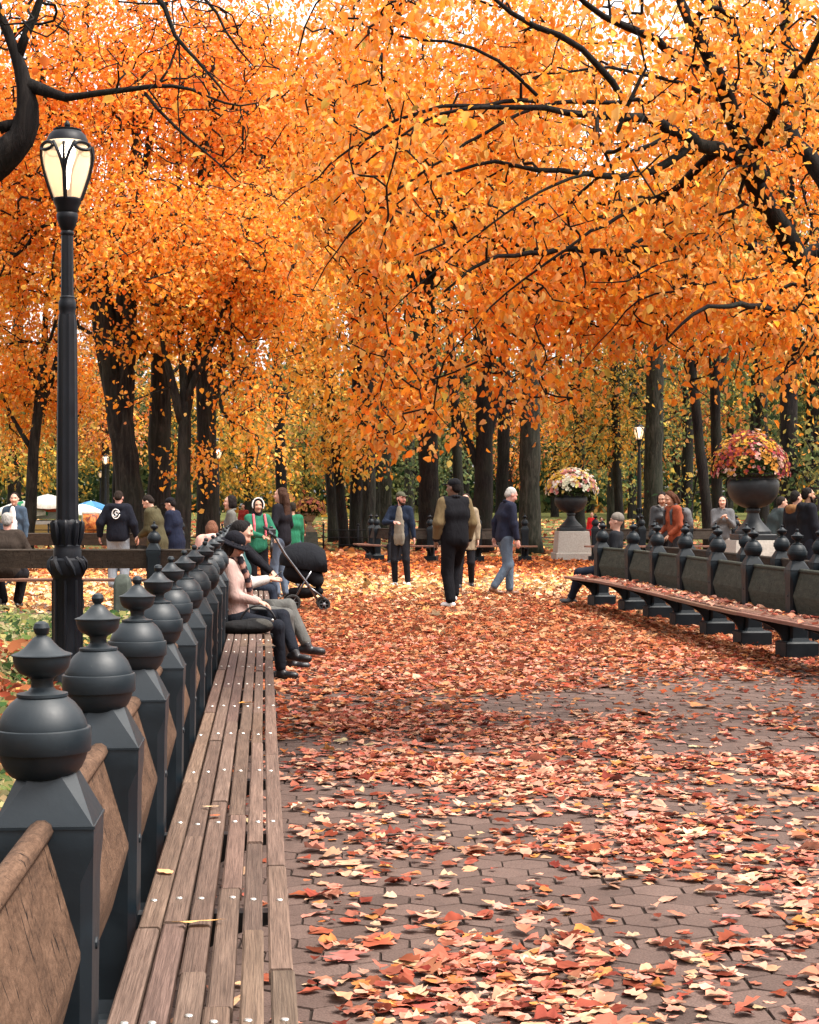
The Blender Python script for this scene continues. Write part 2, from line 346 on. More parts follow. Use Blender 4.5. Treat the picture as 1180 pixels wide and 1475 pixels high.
rng = np.random.default_rng(3)
# hexagonal pavers, each a tile with its own slight tilt, laid on one sheet of dark joint earth
s = 0.110; dx = s * math.sqrt(3); dy = 1.5 * s; hv = []; hf6 = []; hf4 = []; hc = []
rows = int(48 / dy); k = 0
ang = np.arange(6) * math.pi / 3 + math.pi / 6
for r_ in range(rows):
    y = 1.5 + r_ * dy; half = 0.26 * y + 1.2
    for q in range(int(-half / dx), int(half / dx) + 1):
        x = q * dx + (r_ % 2) * dx / 2
        if y < 22.4 and x < -0.85 - 0.08 * (y - 3.5): continue
        ctr = np.array((x, y, 0.0)); tl = rng.normal(0, 0.006, 2); h = rng.normal(0, 0.0012)
        o6 = np.stack([np.cos(ang), np.sin(ang)], 1)
        jit = rng.normal(0, 0.0016, (6, 2))
        top = o6 * (s - 0.0065) + jit; tz = h + top @ tl
        bot = o6 * (s - 0.0035) + jit
        hv.append(np.concatenate([np.c_[top + ctr[:2], tz], np.c_[bot + ctr[:2], np.full(6, h - 0.007) + bot @ tl], np.c_[bot + ctr[:2], np.full(6, -0.011)]]))
        b = k * 18; i6 = np.arange(6); i2 = (i6 + 1) % 6
        hf6.append(b + i6); hf4.append(np.concatenate([np.stack([b + 6 + i6, b + 6 + i2, b + i2, b + i6], 1), np.stack([b + 12 + i6, b + 12 + i2, b + 6 + i2, b + 6 + i6], 1)]))
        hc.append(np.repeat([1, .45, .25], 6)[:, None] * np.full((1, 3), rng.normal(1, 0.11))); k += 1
hv = np.concatenate(hv); n0 = len(hv)
jv = np.array([(-14, 0.5, -0.008), (14, 0.5, -0.008), (14, 49, -0.008), (-14, 49, -0.008)])
tag(build('path', np.concatenate([hv, jv]), [np.array(hf6), np.concatenate(hf4), np.array([[n0, n0 + 1, n0 + 2, n0 + 3]])], [M['paver'], M['joint']],
          col=np.concatenate(hc + [np.ones((4, 3))]), midx=[0, 0, 1], smooth=False), kind='structure')
# lawn behind the far benches
def m_lawn():
    m, nt, out = mat('lawn_grass'); c = gpos(nt); n1 = noise(nt, c, 0.7, 5); n2 = noise(nt, c, 30, 4)
    col = ramp(nt, n1, [(0.3, (0.060, 0.075, 0.022)), (0.7, (0.14, 0.15, 0.045))])
    col = mixc(nt, 0.5, col, ramp(nt, n2, [(0.3, (0.03, 0.04, 0.012)), (0.7, (0.17, 0.17, 0.06))]))
    principled(nt, out, col, 0.9, bump(nt, n2, 0.8, 0.03), spec=0.1); return m
M['lawn'] = m_lawn()
nx, ny = 40, 24; lx = np.linspace(-40, 40, nx); ly = np.linspace(57.3, 130, ny); LX, LY = np.meshgrid(lx, ly)
V = np.stack([LX, LY, 0.02 + 0.0 * LX + 0.9 * np.clip((LY - 62) / 60, 0, 1) ** 1.5], -1).reshape(-1, 3)
i, j = np.meshgrid(np.arange(nx - 1), np.arange(ny - 1)); a = (j * nx + i).ravel()
tag(build('lawn', V, [np.stack([a, a + 1, a + nx + 1, a + nx], -1)], M['lawn']), kind='structure')

# ------------------------------------------------------------------ fallen leaves
from mathutils import noise as mnoise
def fbm(x, y, sc, seed=0.0): return np.array([mnoise.fractal((a * sc + seed, b * sc * 1.0 - seed, seed), 1.0, 2.0, 4) for a, b in zip(x, y)])
rng = np.random.default_rng(11)
PAL_NEAR = [(0.48, 0.225, 0.155), (0.43, 0.165, 0.115), (0.36, 0.115, 0.075), (0.54, 0.29, 0.20), (0.27, 0.070, 0.042), (0.15, 0.034, 0.022), (0.48, 0.235, 0.165), (0.38, 0.135, 0.09), (0.50, 0.28, 0.18), (0.50, 0.18, 0.06), (0.32, 0.095, 0.06), (0.42, 0.18, 0.125), (0.23, 0.06, 0.038), (0.52, 0.34, 0.225)]
PAL_MID = [(0.313, 0.101, 0.043), (0.360, 0.134, 0.061), (0.236, 0.057, 0.025), (0.148, 0.031, 0.016), (0.384, 0.168, 0.083), (0.395, 0.221, 0.129), (0.271, 0.073, 0.033)]
PAL_GOLD_LIT = [(0.638, 0.365, 0.147), (0.654, 0.418, 0.221), (0.608, 0.287, 0.095), (0.547, 0.222, 0.074), (0.654, 0.458, 0.294)]  # pale gold carries the sunlight on the far stretch of path
def ground_leaves(n, y0, y1, dens, pal, sz, tilt, kinds, xr, seed, wts=None, dry=False):
    rg = np.random.default_rng(seed)
    u = rg.random(n); Y = np.sqrt(y0 ** 2 + u * (y1 ** 2 - y0 ** 2)); h = xr[0] + (xr[1] - xr[0]) * rg.random(n); X = h * Y / 10
    keep = rg.random(n) < dens(X, Y); X, Y = X[keep], Y[keep]; n = len(X)
    az = rg.random(n) * 2 * np.pi; tl = np.abs(rg.normal(0, tilt, n)).clip(0, 1.2)
    D = np.stack([np.cos(az) * np.cos(tl), np.sin(az) * np.cos(tl), np.sin(tl) * rg.choice([1, -0.35], n)], 1)
    Nn = np.stack([rg.normal(0, tilt, n), rg.normal(0, tilt, n), np.ones(n)], 1)
    size = sz * rg.lognormal(0, 0.27, n); P = np.stack([X, Y, 0.005 + 0.014 * rg.random(n) + size * 0.35 * np.maximum(0, -D[:, 2])], 1)
    c = pick(pal, n, rg, 0.16, wts); out = []
    kk = rg.random(n) < kinds
    for m_, kd in ((kk, 'lobed_dry' if dry else 'lobed'), (~kk, 'oval_dry' if dry else 'ovate')):
        if m_.sum(): out.append(leaves(P[m_] - D[m_] * size[m_][:, None] * 0.5, D[m_], Nn[m_], size[m_] * (1.15 if kd[:5] == 'lobed' else 1), rg.uniform(0.85, 1.3, m_.sum()), c[m_], kd, fold=rg.normal(0.08, 0.10, m_.sum()), curl=rg.normal(0.05, 0.15, m_.sum())))
    return out
def join(parts):
    V = []; Fs = []; C = []; n = 0
    for v, f, c in parts: V.append(v); Fs.append(f + n); C.append(c); n += len(v)
    return np.concatenate(V), np.concatenate(Fs), np.concatenate(C)
def dens_near(X, Y):
    a = fbm(X, Y, 1.15, 3.7); b = fbm(X, Y, 3.4, 8.1); d = 0.37 + 0.66 * a + 0.45 * b
    edge = np.clip((X + 0.085 * Y - 0.12) / 0.45, 0, 1)          # swept bare along the seat
    far = np.clip((Y - 8.5) / 5.0, 0, 1)
    bare = np.clip((X - 0.6) / 1.2, 0, 1) * np.clip((Y - 7.5) / 3, 0, 1) * np.clip((15.0 - Y) / 3, 0, 1)
    return np.clip(d + 0.15 * far - 0.28 * bare, 0.035, 1) * (0.12 + 0.88 * edge)
def dens_mid(X, Y):
    a = fbm(X, Y, 0.7, 1.3); d = np.clip(0.15 + (Y - 11.5) / 4.5 + 0.7 * a, 0.12, 1)
    bare = np.clip((X - 0.6 - 0.4 * a) / 1.0, 0, 1) * np.clip((17.5 - Y) / 2.5, 0, 1)
    return np.clip(d - 0.75 * bare, 0.06, 1)
parts = ground_leaves(40000, 2.6, 12.5, dens_near, PAL_NEAR, 0.050, 0.075, 0.30, (-1.6, 3.4), 21, dry=True)
parts += ground_leaves(900, 2.6, 12.5, dens_near, PAL_NEAR, 0.064, 0.22, 0.4, (-1.6, 3.4), 28, dry=True)
parts += ground_leaves(40000, 11.0, 19.5, dens_mid, PAL_NEAR[:6] + PAL_MID, 0.056, 0.16, 0.40, (-1.6, 3.4), 22, dry=True)
parts += ground_leaves(64000, 17.0, 31.0, lambda X, Y: 0.95 * np.clip((31.5 - Y) / 4, 0, 1), PAL_MID, 0.064, 0.22, 0.3, (-1.45, 3.2), 23)
gold = lambda X, Y: np.exp(-((Y - 32.5 - 1.2 * np.sin(X * 0.6)) / 4.6) ** 2)  # band of sunlight across the path, painted as golden leaves
parts += ground_leaves(40000, 23.0, 43.0, gold, PAL_GOLD_LIT, 0.095, 0.32, 0.25, (-2.8, 3.2), 24)
parts += ground_leaves(40000, 34.0, 50.0, lambda X, Y: 0.9 * np.clip((Y - 33) / 6, 0, 1), PAL_MID[:3] + [(0.72, 0.20, 0.05)], 0.105, 0.36, 0.25, (-2.9, 3.2), 25)
parts += ground_leaves(12000, 24.0, 48.0, lambda X, Y: np.ones_like(X) * 0.9, PAL_GOLD_LIT, 0.11, 0.36, 0.25, (-2.9, -0.9), 26)
V, Fc, C = join(parts)
tag(build('fallen_leaves', V, [Fc], M['gleaf'], col=C), 'thick scatter of salmon and rust fallen leaves over the paved path, sunlit band coloured gold', 'fallen leaves', kind='stuff')
V, Fc, C = join(ground_leaves(14000, 50.0, 105.0, lambda X, Y: np.ones_like(X) * 0.6, PAL_MID + PAL_GOLD_LIT[:3], 0.2, 0.4, 0.2, (-2.9, 2.9), 27))
V[:, 2] += 0.02 + 0.9 * np.clip((V[:, 1] - 62) / 60, 0, 1) ** 1.5
tag(build('lawn_leaves', V, [Fc], M['gleaf'], col=C), 'orange leaves strewn over the far lawn', 'fallen leaves', kind='stuff')
# ivy bed on the left, behind the near bench
rg = np.random.default_rng(31)
n = 40000; Y = rg.uniform(5, 22.5, n); X = -1.15 - 0.08 * (Y - 3.5) - rg.random(n) * (0.24 * Y + 1.0 - 0.08 * Y)
hh = np.array([max(0.03, 0.16 + 0.16 * mnoise.noise((a * 0.8, b * 0.8, 0.3))) for a, b in zip(X, Y)])
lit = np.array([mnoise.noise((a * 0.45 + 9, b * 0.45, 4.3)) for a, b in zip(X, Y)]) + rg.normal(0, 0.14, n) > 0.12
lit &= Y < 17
P = np.stack([X, Y, hh * rg.random(n) ** 0.6], 1); az = rg.random(n) * 6.283
D = np.stack([np.cos(az), np.sin(az), rg.normal(0.25, 0.5, n)], 1); Nn = np.stack([rg.normal(0, .5, n), rg.normal(-.2, .5, n), np.ones(n)], 1)
G = [(0.10, 0.15, 0.045), (0.16, 0.20, 0.06), (0.24, 0.25, 0.09), (0.05, 0.095, 0.035), (0.34, 0.30, 0.13), (0.40, 0.34, 0.17)]
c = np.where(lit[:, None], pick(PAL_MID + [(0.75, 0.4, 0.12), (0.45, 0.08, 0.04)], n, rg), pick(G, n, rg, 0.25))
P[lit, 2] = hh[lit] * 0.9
V, Fc, C = leaves(P, D, Nn, np.where(lit, 0.085, 0.062) * rg.lognormal(0, .25, n), rg.uniform(.9, 1.4, n), c, 'ovate')
tag(build('ivy_bed', V, [Fc], M['leaf'], col=C), 'low green ivy and weeds mixed with red fallen leaves behind the near bench', 'ground cover', kind='stuff')
# ------------------------------------------------------------------ iron-and-wood benches
sv = np.array([(-14, 2.0, 0.004), (-0.62, 2.0, 0.004), (-1.0, 7, 0.004), (-1.55, 14, 0.004), (-2.25, 22.6, 0.004), (-14, 22.6, 0.004)])
tag(build('soil_bed', sv, [np.array([[0, 1, 2, 3, 4, 5]])], m_plain('dark_soil', (0.05, 0.036, 0.022), 0.95, 0, 0.5, 9, 0.1, 0.5), smooth=False), kind='structure')

FIN = [(0.006, 1.247), (0.0135, 1.243), (0.0165, 1.234), (0.014, 1.224), (0.0095, 1.2195), (0.0105, 1.2175), (0.017, 1.214), (0.024, 1.206), (0.034, 1.195), (0.047, 1.186),
       (0.0600, 1.1815), (0.0605, 1.1795), (0.0575, 1.1775), (0.0565, 1.168), (0.0525, 1.154), (0.044, 1.144), (0.030, 1.1375), (0.0245, 1.134), (0.0215, 1.126), (0.0225, 1.116),
       (0.0285, 1.109), (0.041, 1.105), (0.0505, 1.1035), (0.051, 1.098), (0.0485, 1.0965)]
DOME = [(0.0485, 1.0965), (0.064, 1.084), (0.077, 1.067), (0.0845, 1.050), (0.0885, 1.037), (0.0885, 1.0355), (0.0945, 1.0345), (0.0955, 1.0325), (0.0955, 0.9895),
        (0.0945, 0.9875), (0.0885, 0.9865), (0.085, 0.972), (0.077, 0.955), (0.064, 0.940), (0.045, 0.930)]
def sect(z, h, c): return [(h, -h + c, z), (h, h - c, z), (h - c, h, z), (-h + c, h, z), (-h, h - c, z), (-h, -h + c, z), (-h + c, -h, z), (h - c, -h, z)]
def post_meshes():
    b = MB()
    b.loft([sect(0.0, 0.165, .008), sect(0.150, 0.165, .008), sect(0.166, 0.148, .008), sect(0.167, 0.100, .015), sect(0.20, 0.088, .020), sect(0.74, 0.094, .022), sect(0.795, 0.0975, .0012),
            sect(0.850, 0.0985, .0012), sect(0.853, 0.0975, .0015), sect(0.955, 0.052, .0305)])
    b.loft([sect(0.846, 0.1005, .002), sect(0.852, 0.1005, .002)])
    f = MB(); f.lathe(FIN[::-1], 28); f.lathe(DOME[::-1], 32)
    fi = []
    def mk(mb, nm, ang):
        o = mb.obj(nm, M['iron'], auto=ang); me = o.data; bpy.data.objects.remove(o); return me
    br = MB()
    cv = [(0.46 - 0.32 * math.sin(t) ** 1.2, 0.375 - 0.235 * (1 - math.cos(t)) ** 0.9) for t in np.linspace(0.05, math.pi / 2, 9)]
    poly = [(0.06, 0.404), (0.462, 0.404), (0.468, 0.378)] + cv + [(0.06, 0.13)]
    br.plate(poly[::-1], 0.055, ((0, 0, 0), (1, 0, 0), (0, 0, 1), (0, -1, 0)))
    pb = MB()
    for z in (0.60,): pb.lathe([(0.001, 0), (0.013, 0.0), (0.012, 0.008), (0.004, 0.011)], 10, (0.088, 0.0, z), rot=[[0, 0, 1], [0, 1, 0], [-1, 0, 0]])
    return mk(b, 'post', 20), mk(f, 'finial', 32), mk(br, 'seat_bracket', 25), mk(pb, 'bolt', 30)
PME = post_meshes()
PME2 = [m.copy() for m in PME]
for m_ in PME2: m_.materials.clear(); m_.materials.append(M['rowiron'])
PANEL = [(0.004, 0.836), (0.072, 0.605), (0.072, 0.590), (0.030, 0.435), (0.002, 0.432), (0.036, 0.592), (-0.024, 0.832)]
def arc(pts):
    p = np.asarray(pts, float); d = np.r_[0, np.cumsum(np.linalg.norm(np.diff(p, axis=0), axis=1))]; return p, d
def bench(name, label, posts, side, board, slat, iron, front=None, ext=(0.3, 0.3), seed=1, bolts=True, short=False, finials=None, panels=None, group=None, seatz=0.44):
    """posts (n,2) along the row; side=+1: the seat lies to the right of the walking direction of the row"""
    rg = np.random.default_rng(seed); P, d = arc(posts); root = thing(name, label, 'bench', (*P[len(P) // 2], 0), group=group)
    o0 = np.array((*P[len(P) // 2], 0.0))
    tx = lambda s_: np.array([np.interp(s_, d, P[:, 0]), np.interp(s_, d, P[:, 1])]).T
    def at(s_):
        s_ = np.atleast_1d(np.asarray(s_, float)); e = 0.4
        t = unit(tx(np.clip(s_ + e, 0, d[-1])) - tx(np.clip(s_ - e, 0, d[-1])))
        p = tx(np.clip(s_, 0, d[-1])) + np.where(s_ < 0, s_, np.where(s_ > d[-1], s_ - d[-1], 0))[:, None] * t
        return p, side * np.stack([t[:, 1], -t[:, 0]], 1)
    nrm = []
    for k in range(len(P)):
        p, nr = at(d[k]); nr = nr[0]; nrm.append(nr); rz = math.atan2(nr[1], nr[0])
        po = link('post', iron[0], root, (P[k, 0] - o0[0], P[k, 1] - o0[1], 0), rz)
        if finials is None or finials[k]: fo = link('finial', iron[1], po, (0, 0, 0), rg.normal(0, 0.3)); fo.rotation_euler = (rg.normal(0, .008), rg.normal(0, .008), rg.normal(0, 1))
        link('seat_bracket', iron[2], po); link('bolt', iron[3], po)
    for k in range(len(P) - 1):
        if panels is not None and not panels[k]: continue
        L_ = d[k + 1] - d[k]; ss = np.linspace(d[k] + 0.07, d[k + 1] - 0.07, 7); p, nr = at(ss)
        mb = MB(); mb.color = np.full(3, rg.uniform(0.8, 1.15)); sd_ = rg.random() * 40
        pr = np.array([(0.004, 0.836), (0.066, 0.605), (0.060, 0.590), (0.030, 0.592), (-0.024, 0.832)] if short else PANEL); m_ = len(pr)
        rings = [np.c_[p[i] + pr[:, :1] * nr[i] - o0[:2], pr[:, 1]] for i in range(len(ss))]
        mb.loft(rings); T = np.zeros((mb.n, 3)); T[:, 0] = np.tile(pr[:, 1] + pr[:, 0], len(ss)); T[:, 1] = np.repeat(ss, m_); T[:, 2] = sd_; mb.t[-1] = T
        po = mb.obj('back_panel', board, root, auto=30)
        rl = MB(); rl.color = mb.color; a = np.linspace(0, 2 * np.pi, 10, endpoint=False)
        rr = [np.c_[p[i] + (-0.004 + 0.025 * np.cos(a))[:, None] * nr[i] - o0[:2], 0.843 + 0.022 * np.sin(a)] for i in range(len(ss))]
        rl.loft(rr); T = np.zeros((rl.n, 3)); T[:, 0] = np.tile(a * 0.025, len(ss)); T[:, 1] = np.repeat(ss, 10); T[:, 2] = sd_ + 3; rl.t[-1] = T
        rl.obj('top_rail', board, po)
    # seat of six staggered slats
    mb = MB(); f = np.linspace(0.098, 0.472, 7); wd = f[1] - f[0]; S0, S1 = -ext[0], d[-1] + ext[1]; bl = []
    for k in range(6):
        s_ = S0; first = True
        while s_ < S1 - 0.05:
            ln = (rg.uniform(0.5, 2.2) if first else rg.choice([1, 2, 2]) * float(np.mean(np.diff(d)))); first = False
            e_ = min(S1, s_ + ln)
            if S1 - e_ < 0.4: e_ = S1
            ss = np.linspace(s_ + 0.003, e_ - 0.003, max(3, int((e_ - s_) / 0.28))); p, nr = at(ss)
            fo = front(p) if front is not None else np.zeros(len(ss))
            jl, jz = rg.normal(0, 0.0025), rg.normal(0, 0.0022)
            gap = 0.0085 + (0.005 if k == 4 else 0)
            a0 = f[k] + gap * 0.5 + jl + fo * (0.35 + 0.65 * k / 5); a1 = f[k + 1] - gap * 0.5 + jl + fo * (0.35 + 0.65 * (k + 1) / 5.8)
            z1 = seatz + jz - 0.004 * (k == 5); z0 = z1 - 0.035; bv = 0.005
            rings = [np.array([(p[i] + a0[i] * nr[i]).tolist() + [z0], (p[i] + a0[i] * nr[i]).tolist() + [z1 - bv], (p[i] + (a0[i] + bv) * nr[i]).tolist() + [z1],
                               (p[i] + (a1[i] - bv) * nr[i]).tolist() + [z1], (p[i] + a1[i] * nr[i]).tolist() + [z1 - bv], (p[i] + a1[i] * nr[i]).tolist() + [z0]]) - np.array((*o0[:2], 0)) for i in range(len(ss))]
            mb.color = rg.normal(1, 0.13) * np.array((1, rg.normal(1, .03), rg.normal(1, .05))); mb.loft(rings)
            T = np.zeros((len(ss) * 6, 3)); T[:, 0] = np.tile([-.035, 0, .005, wd - .005, wd, wd + .035], len(ss)); T[:, 1] = np.repeat(ss, 6); T[:, 2] = rg.random() * 90; mb.t[-1] = T
            for q in d:
                for off in (-0.02,):
                    if s_ < q + off < e_:
                        pp, nn = at(q + off); fq = front(pp)[0] if front is not None else 0
                        bl.append((pp[0] + ((f[k] + f[k + 1]) / 2 + fq * (0.35 + 0.65 * (k + .5) / 5.5) + rg.normal(0, .004)) * nn[0] - o0[:2], z1))
            s_ = e_
    if bolts:
        mb.m = 1; mb.color = (1, 1, 1)
        for q, z in bl: mb.lathe([(0.009, -0.004), (0.009, 0.002), (0.007, 0.0042), (0.002, 0.005)], 9, (q[0] + rg.normal(0, .004), q[1] + rg.normal(0, .015), z))
    mb.obj('seat', [slat, M['bolt']], root, auto=25)
    return root

# the long bench along the left edge of the path (row walks away from the camera, seat to its right)
yl = np.r_[1.0, 2.15, 3.54 + 1.115 * np.arange(0, 18)]
PL = lambda y: -0.722 - 0.0745 * (y - 3.54) - 0.0004 * (y - 3.54) ** 2
left_posts = np.stack([PL(yl), yl], 1)
bench('park_bench', 'long bench of weathered brown slats with round-topped iron posts beside the tall near lamp', left_posts, 1, M['board'], M['slat'], PME, ext=(0.2, 0.35), seed=5,
      front=lambda p: np.interp(p[:, 1], [3, 5, 8, 14.5, 20], [0.03, 0.012, -0.008, -0.025, -0.005]))
# right bench, curving round at its far end (row walks towards the camera so that the seat is to its right)
rp = np.array([(2.40, 26.9), (2.80, 25.75), (3.09, 24.45), (3.24, 23.05), (3.37, 21.55), (3.48, 19.98), (3.59, 18.5), (3.74, 17.05), (3.93, 15.6), (4.16, 14.1), (4.42, 12.7)])
bench('park_bench', 'curved bench with mossy boards and a leaf-strewn reddish seat right of the path', rp[1:], 1, M['board_g'], M['slat_red'], PME2, ext=(0.85, 0.3), seed=8, bolts=False, front=lambda p: np.full(len(p), 0.05))
rb = rp[1:] + np.array([0.86, 0.12])
bench('park_bench', 'dark bench standing back to back with the mossy right bench', rb[::-1] + np.array([0.0, 0.55]), 1, M['board_b'], M['slat_red'], PME2, seed=9, bolts=False)
# cross benches on the left
xs = np.arange(-8.2, -2.2, 1.16)
bench('park_bench', 'brown bench seen from behind across the left lawn bed, a grey-haired man sitting on it', np.stack([xs, np.full(len(xs), 24.6)], 1), -1, M['board_b'], M['slat_red'], PME2, seed=12, bolts=False, short=True,
      finials=[i_ in (len(xs) - 2,) for i_ in range(len(xs))])
xs = np.arange(-12.2, -4.2, 1.2)
bench('park_bench', 'far dark bench behind the man in the black hoodie', np.stack([xs, np.full(len(xs), 38.5)], 1), -1, M['board_b'], M['slat_red'], PME2, seed=13, bolts=False, short=True)
# far bench closing the plaza, its left end turning towards the lawn
fx = np.array([(-1.02, 47.6), (-0.86, 46.5), (-0.35, 45.6), (0.55, 45.3), (1.75, 45.2), (2.95, 45.2)])
bench('park_bench', 'dark curved bench at the end of the path behind the bearded man', fx, 1, M['board_b'], M['slat_red'], PME2, seed=14, bolts=False, short=True, ext=(0.6, 0.3))
fx = np.stack([np.arange(4.75, 12, 1.2), np.full(7, 45.2)], 1)
bench('park_bench', 'far dark bench right of the tall flower urn on its pale plinth', fx, 1, M['board_b'], M['slat_red'], PME2, seed=15, bolts=False, short=True)

# ------------------------------------------------------------------ lamps
def lamp_meshes():
    k = 1 / 182.0; z = lambda y: 1.48 + (727 - y) * k; r = lambda v: v * k
    shaft = MB()
    shaft.lathe([(r(30), 0), (r(30), .10), (r(27), .12), (r(25), .20), (r(22), .24), (r(20.5), z(940)), (r(21), z(832)), (r(23), z(829)), (r(25.5), z(824)), (r(26), z(814)), (r(25), z(806)), (r(20.5), z(803)), (r(20), z(792)), (r(18.5), z(788)), (r(19), z(786)), (r(16), z(784)), (r(16.5), z(775)), (r(18.5), z(757)), (r(17.5), z(752)), (r(15.3), z(748))], 16)
    shaft.lathe([(r(15.3), z(749)), (r(13.2), z(470)), (r(12), z(455))], 40, flute=10, fd=0.05)
    shaft.lathe([(r(12), z(456)), (r(11.5), z(449)), (r(12.5), z(446)), (r(12.5), z(437)), (r(10.5), z(433)), (r(11), z(430)), (r(9), z(428))], 20)
    shaft.lathe([(r(9), z(429)), (r(8.2), z(341))], 30, flute=10, fd=0.04)
    shaft.lathe([(r(8.2), z(342)), (r(9.5), z(340)), (r(9.5), z(337)), (r(8.5), z(335)), (r(12), z(328)), (r(15), z(318)), (r(15.5), z(312)), (r(14), z(309)), (r(15.5), z(307)), (r(16), z(302)), (r(19), z(296)), (r(20), z(292)), (r(19), z(290))], 24)
    for q in range(8):                                       # acanthus leaves and twisted lobes on the pedestal
        a = q * math.pi / 4; c, s_ = math.cos(a), math.sin(a)
        shaft.tube([(c * r(x), s_ * r(x), z(y)) for x, y in ((16, 785), (18, 775), (20, 762), (21.5, 753), (20, 749))], [r(3), r(5), r(5), r(3.5), r(1)], 6)
        pts = [(math.cos(a + t * 0.5) * r(x), math.sin(a + t * 0.5) * r(x), z(y)) for t, x, y in ((0, 20, 802), (.4, 24.5, 809), (.8, 25.5, 818), (1.2, 23, 827))]
        shaft.tube(pts, [r(3), r(4.5), r(4.5), r(2)], 6)
        shaft.tube([(c * r(20), s_ * r(20), z(940)), (c * r(20.7), s_ * r(20.7), z(835))], r(2.2), 5)
    gp = [(17.5, 291), (20, 285), (25, 270), (30, 254), (33.5, 240), (35.3, 228), (35.5, 218), (33, 211), (29, 208)]
    glass = MB(); glass.lathe([(r(a), z(b)) for a, b in gp], 32)
    bulb = MB(); bulb.lathe([(r(2), z(275)), (r(4), z(262)), (r(6), z(245)), (r(11), z(228)), (r(12), z(219)), (r(7), z(210)), (r(1), z(207))], 16)
    cap = MB(); cap.lathe([(r(27), z(209)), (r(29.5), z(208)), (r(29), z(205)), (r(26), z(198)), (r(21), z(193)), (r(18.5), z(192)), (r(20), z(191)), (r(20), z(189.5)), (r(12), z(188.5)), (r(4), z(187.5)), (r(2.5), z(187)), (r(4.3), z(184.5)), (r(4.5), z(182)), (r(2.5), z(178.5)), (r(.6), z(176.5))], 28)
    cage = MB()
    def on(a, y, off=1.4):
        R_ = np.interp(y, [b for _, b in gp][::-1], [q for q, _ in gp][::-1]) + off
        return (math.cos(a) * r(R_), math.sin(a) * r(R_), z(y))
    for q in range(4):
        a = q * math.pi / 2 + math.pi / 2
        cage.tube([on(a, y) for y in np.linspace(291, 250, 6)], r(3.2), 6)
        for s_ in (-1, 1):
            cage.tube([on(a + s_ * t, y) for t, y in ((0.0, 262), (.03, 252), (.10, 240), (.21, 228), (.34, 218), (.45, 212))], [r(2.5)] * 5 + [r(2.0)], 6)
        m_ = a + math.pi / 4; ts = np.linspace(0, 2 * math.pi, 17)
        cage.tube([on(m_ + 0.36 * math.cos(t), 218 + 5.5 * math.sin(t), 2.0) for t in ts], r(2.6), 6, cap=False)
        cage.tube([on(a, y, 1.5) for y in np.linspace(250, 214, 6)], r(2.2), 6)
    cage.lathe([(r(18), z(292)), (r(20.5), z(291)), (r(20.5), z(289)), (r(18), z(288))], 24)
    res = []
    for mb, nm, mt in ((shaft, 'post', M['lampiron']), (glass, 'lantern', M['glow']), (bulb, 'bulb', M['bulb']), (cap, 'cap', M['lampiron']), (cage, 'cage', M['lampiron'])):
        o = mb.obj(nm, mt, auto=40); res.append(o.data); bpy.data.objects.remove(o)
    return res
M['glow'] = None
def m_glass():
    m, nt, out = mat('frosted_lit_glass')
    e = N(nt, 'ShaderNodeEmission'); e.inputs[0].default_value = (1.0, 0.66, 0.38, 1); e.inputs[1].default_value = 0.24
    t = N(nt, 'ShaderNodeBsdfTransparent'); t.inputs[0].default_value = (0.9, 0.85, 0.75, 1)
    d = N(nt, 'ShaderNodeBsdfDiffuse'); d.inputs[0].default_value = (0.55, 0.45, 0.32, 1)
    a = N(nt, 'ShaderNodeAddShader'); L(nt, e.outputs[0], a.inputs[0]); L(nt, d.outputs[0], a.inputs[1])
    mx = N(nt, 'ShaderNodeMixShader'); mx.inputs[0].default_value = 0.38; L(nt, a.outputs[0], mx.inputs[1]); L(nt, t.outputs[0], mx.inputs[2])
    L(nt, mx.outputs[0], out.inputs[0]); return m
M['glow'] = m_glass(); LM = lamp_meshes()
LAMPS = [(97, 13.9, 1.0, 'tall fluted lamp post with a glowing lantern right beside the near slatted bench'),
         (48.5, 67, 1.0, 'lit far lamp post behind the man in the denim jacket'),
         (152, 105, 1.0, 'lit distant lamp post just left of the man in the black hoodie'),
         (144.5, 116, .84, 'smallest distant lamp post, unlit, beside a lit one left of the orange tree trunks'),
         (314, 92, 1.0, 'lit far lamp post above the dark-haired woman in a grey jacket'),
         (921, 65, 1.0, 'lit far lamp post between the white-flowered urn and the red-sweatered woman')]
for px, Y, sc, lb in LAMPS:
    t = thing('street_lamp', lb, 'street lamp', (GX(px, Y), Y, 0), random.Random(px).random(), 'park lamp posts'); t.scale = (sc,) * 3
    if Y < 20: t.rotation_euler.z = 0.05
    link('post', LM[0], t); ln = link('lantern', LM[1], t); link('cap', LM[3], ln); link('cage', LM[4], ln)
    if 'unlit' not in lb: link('bulb', LM[2], ln)

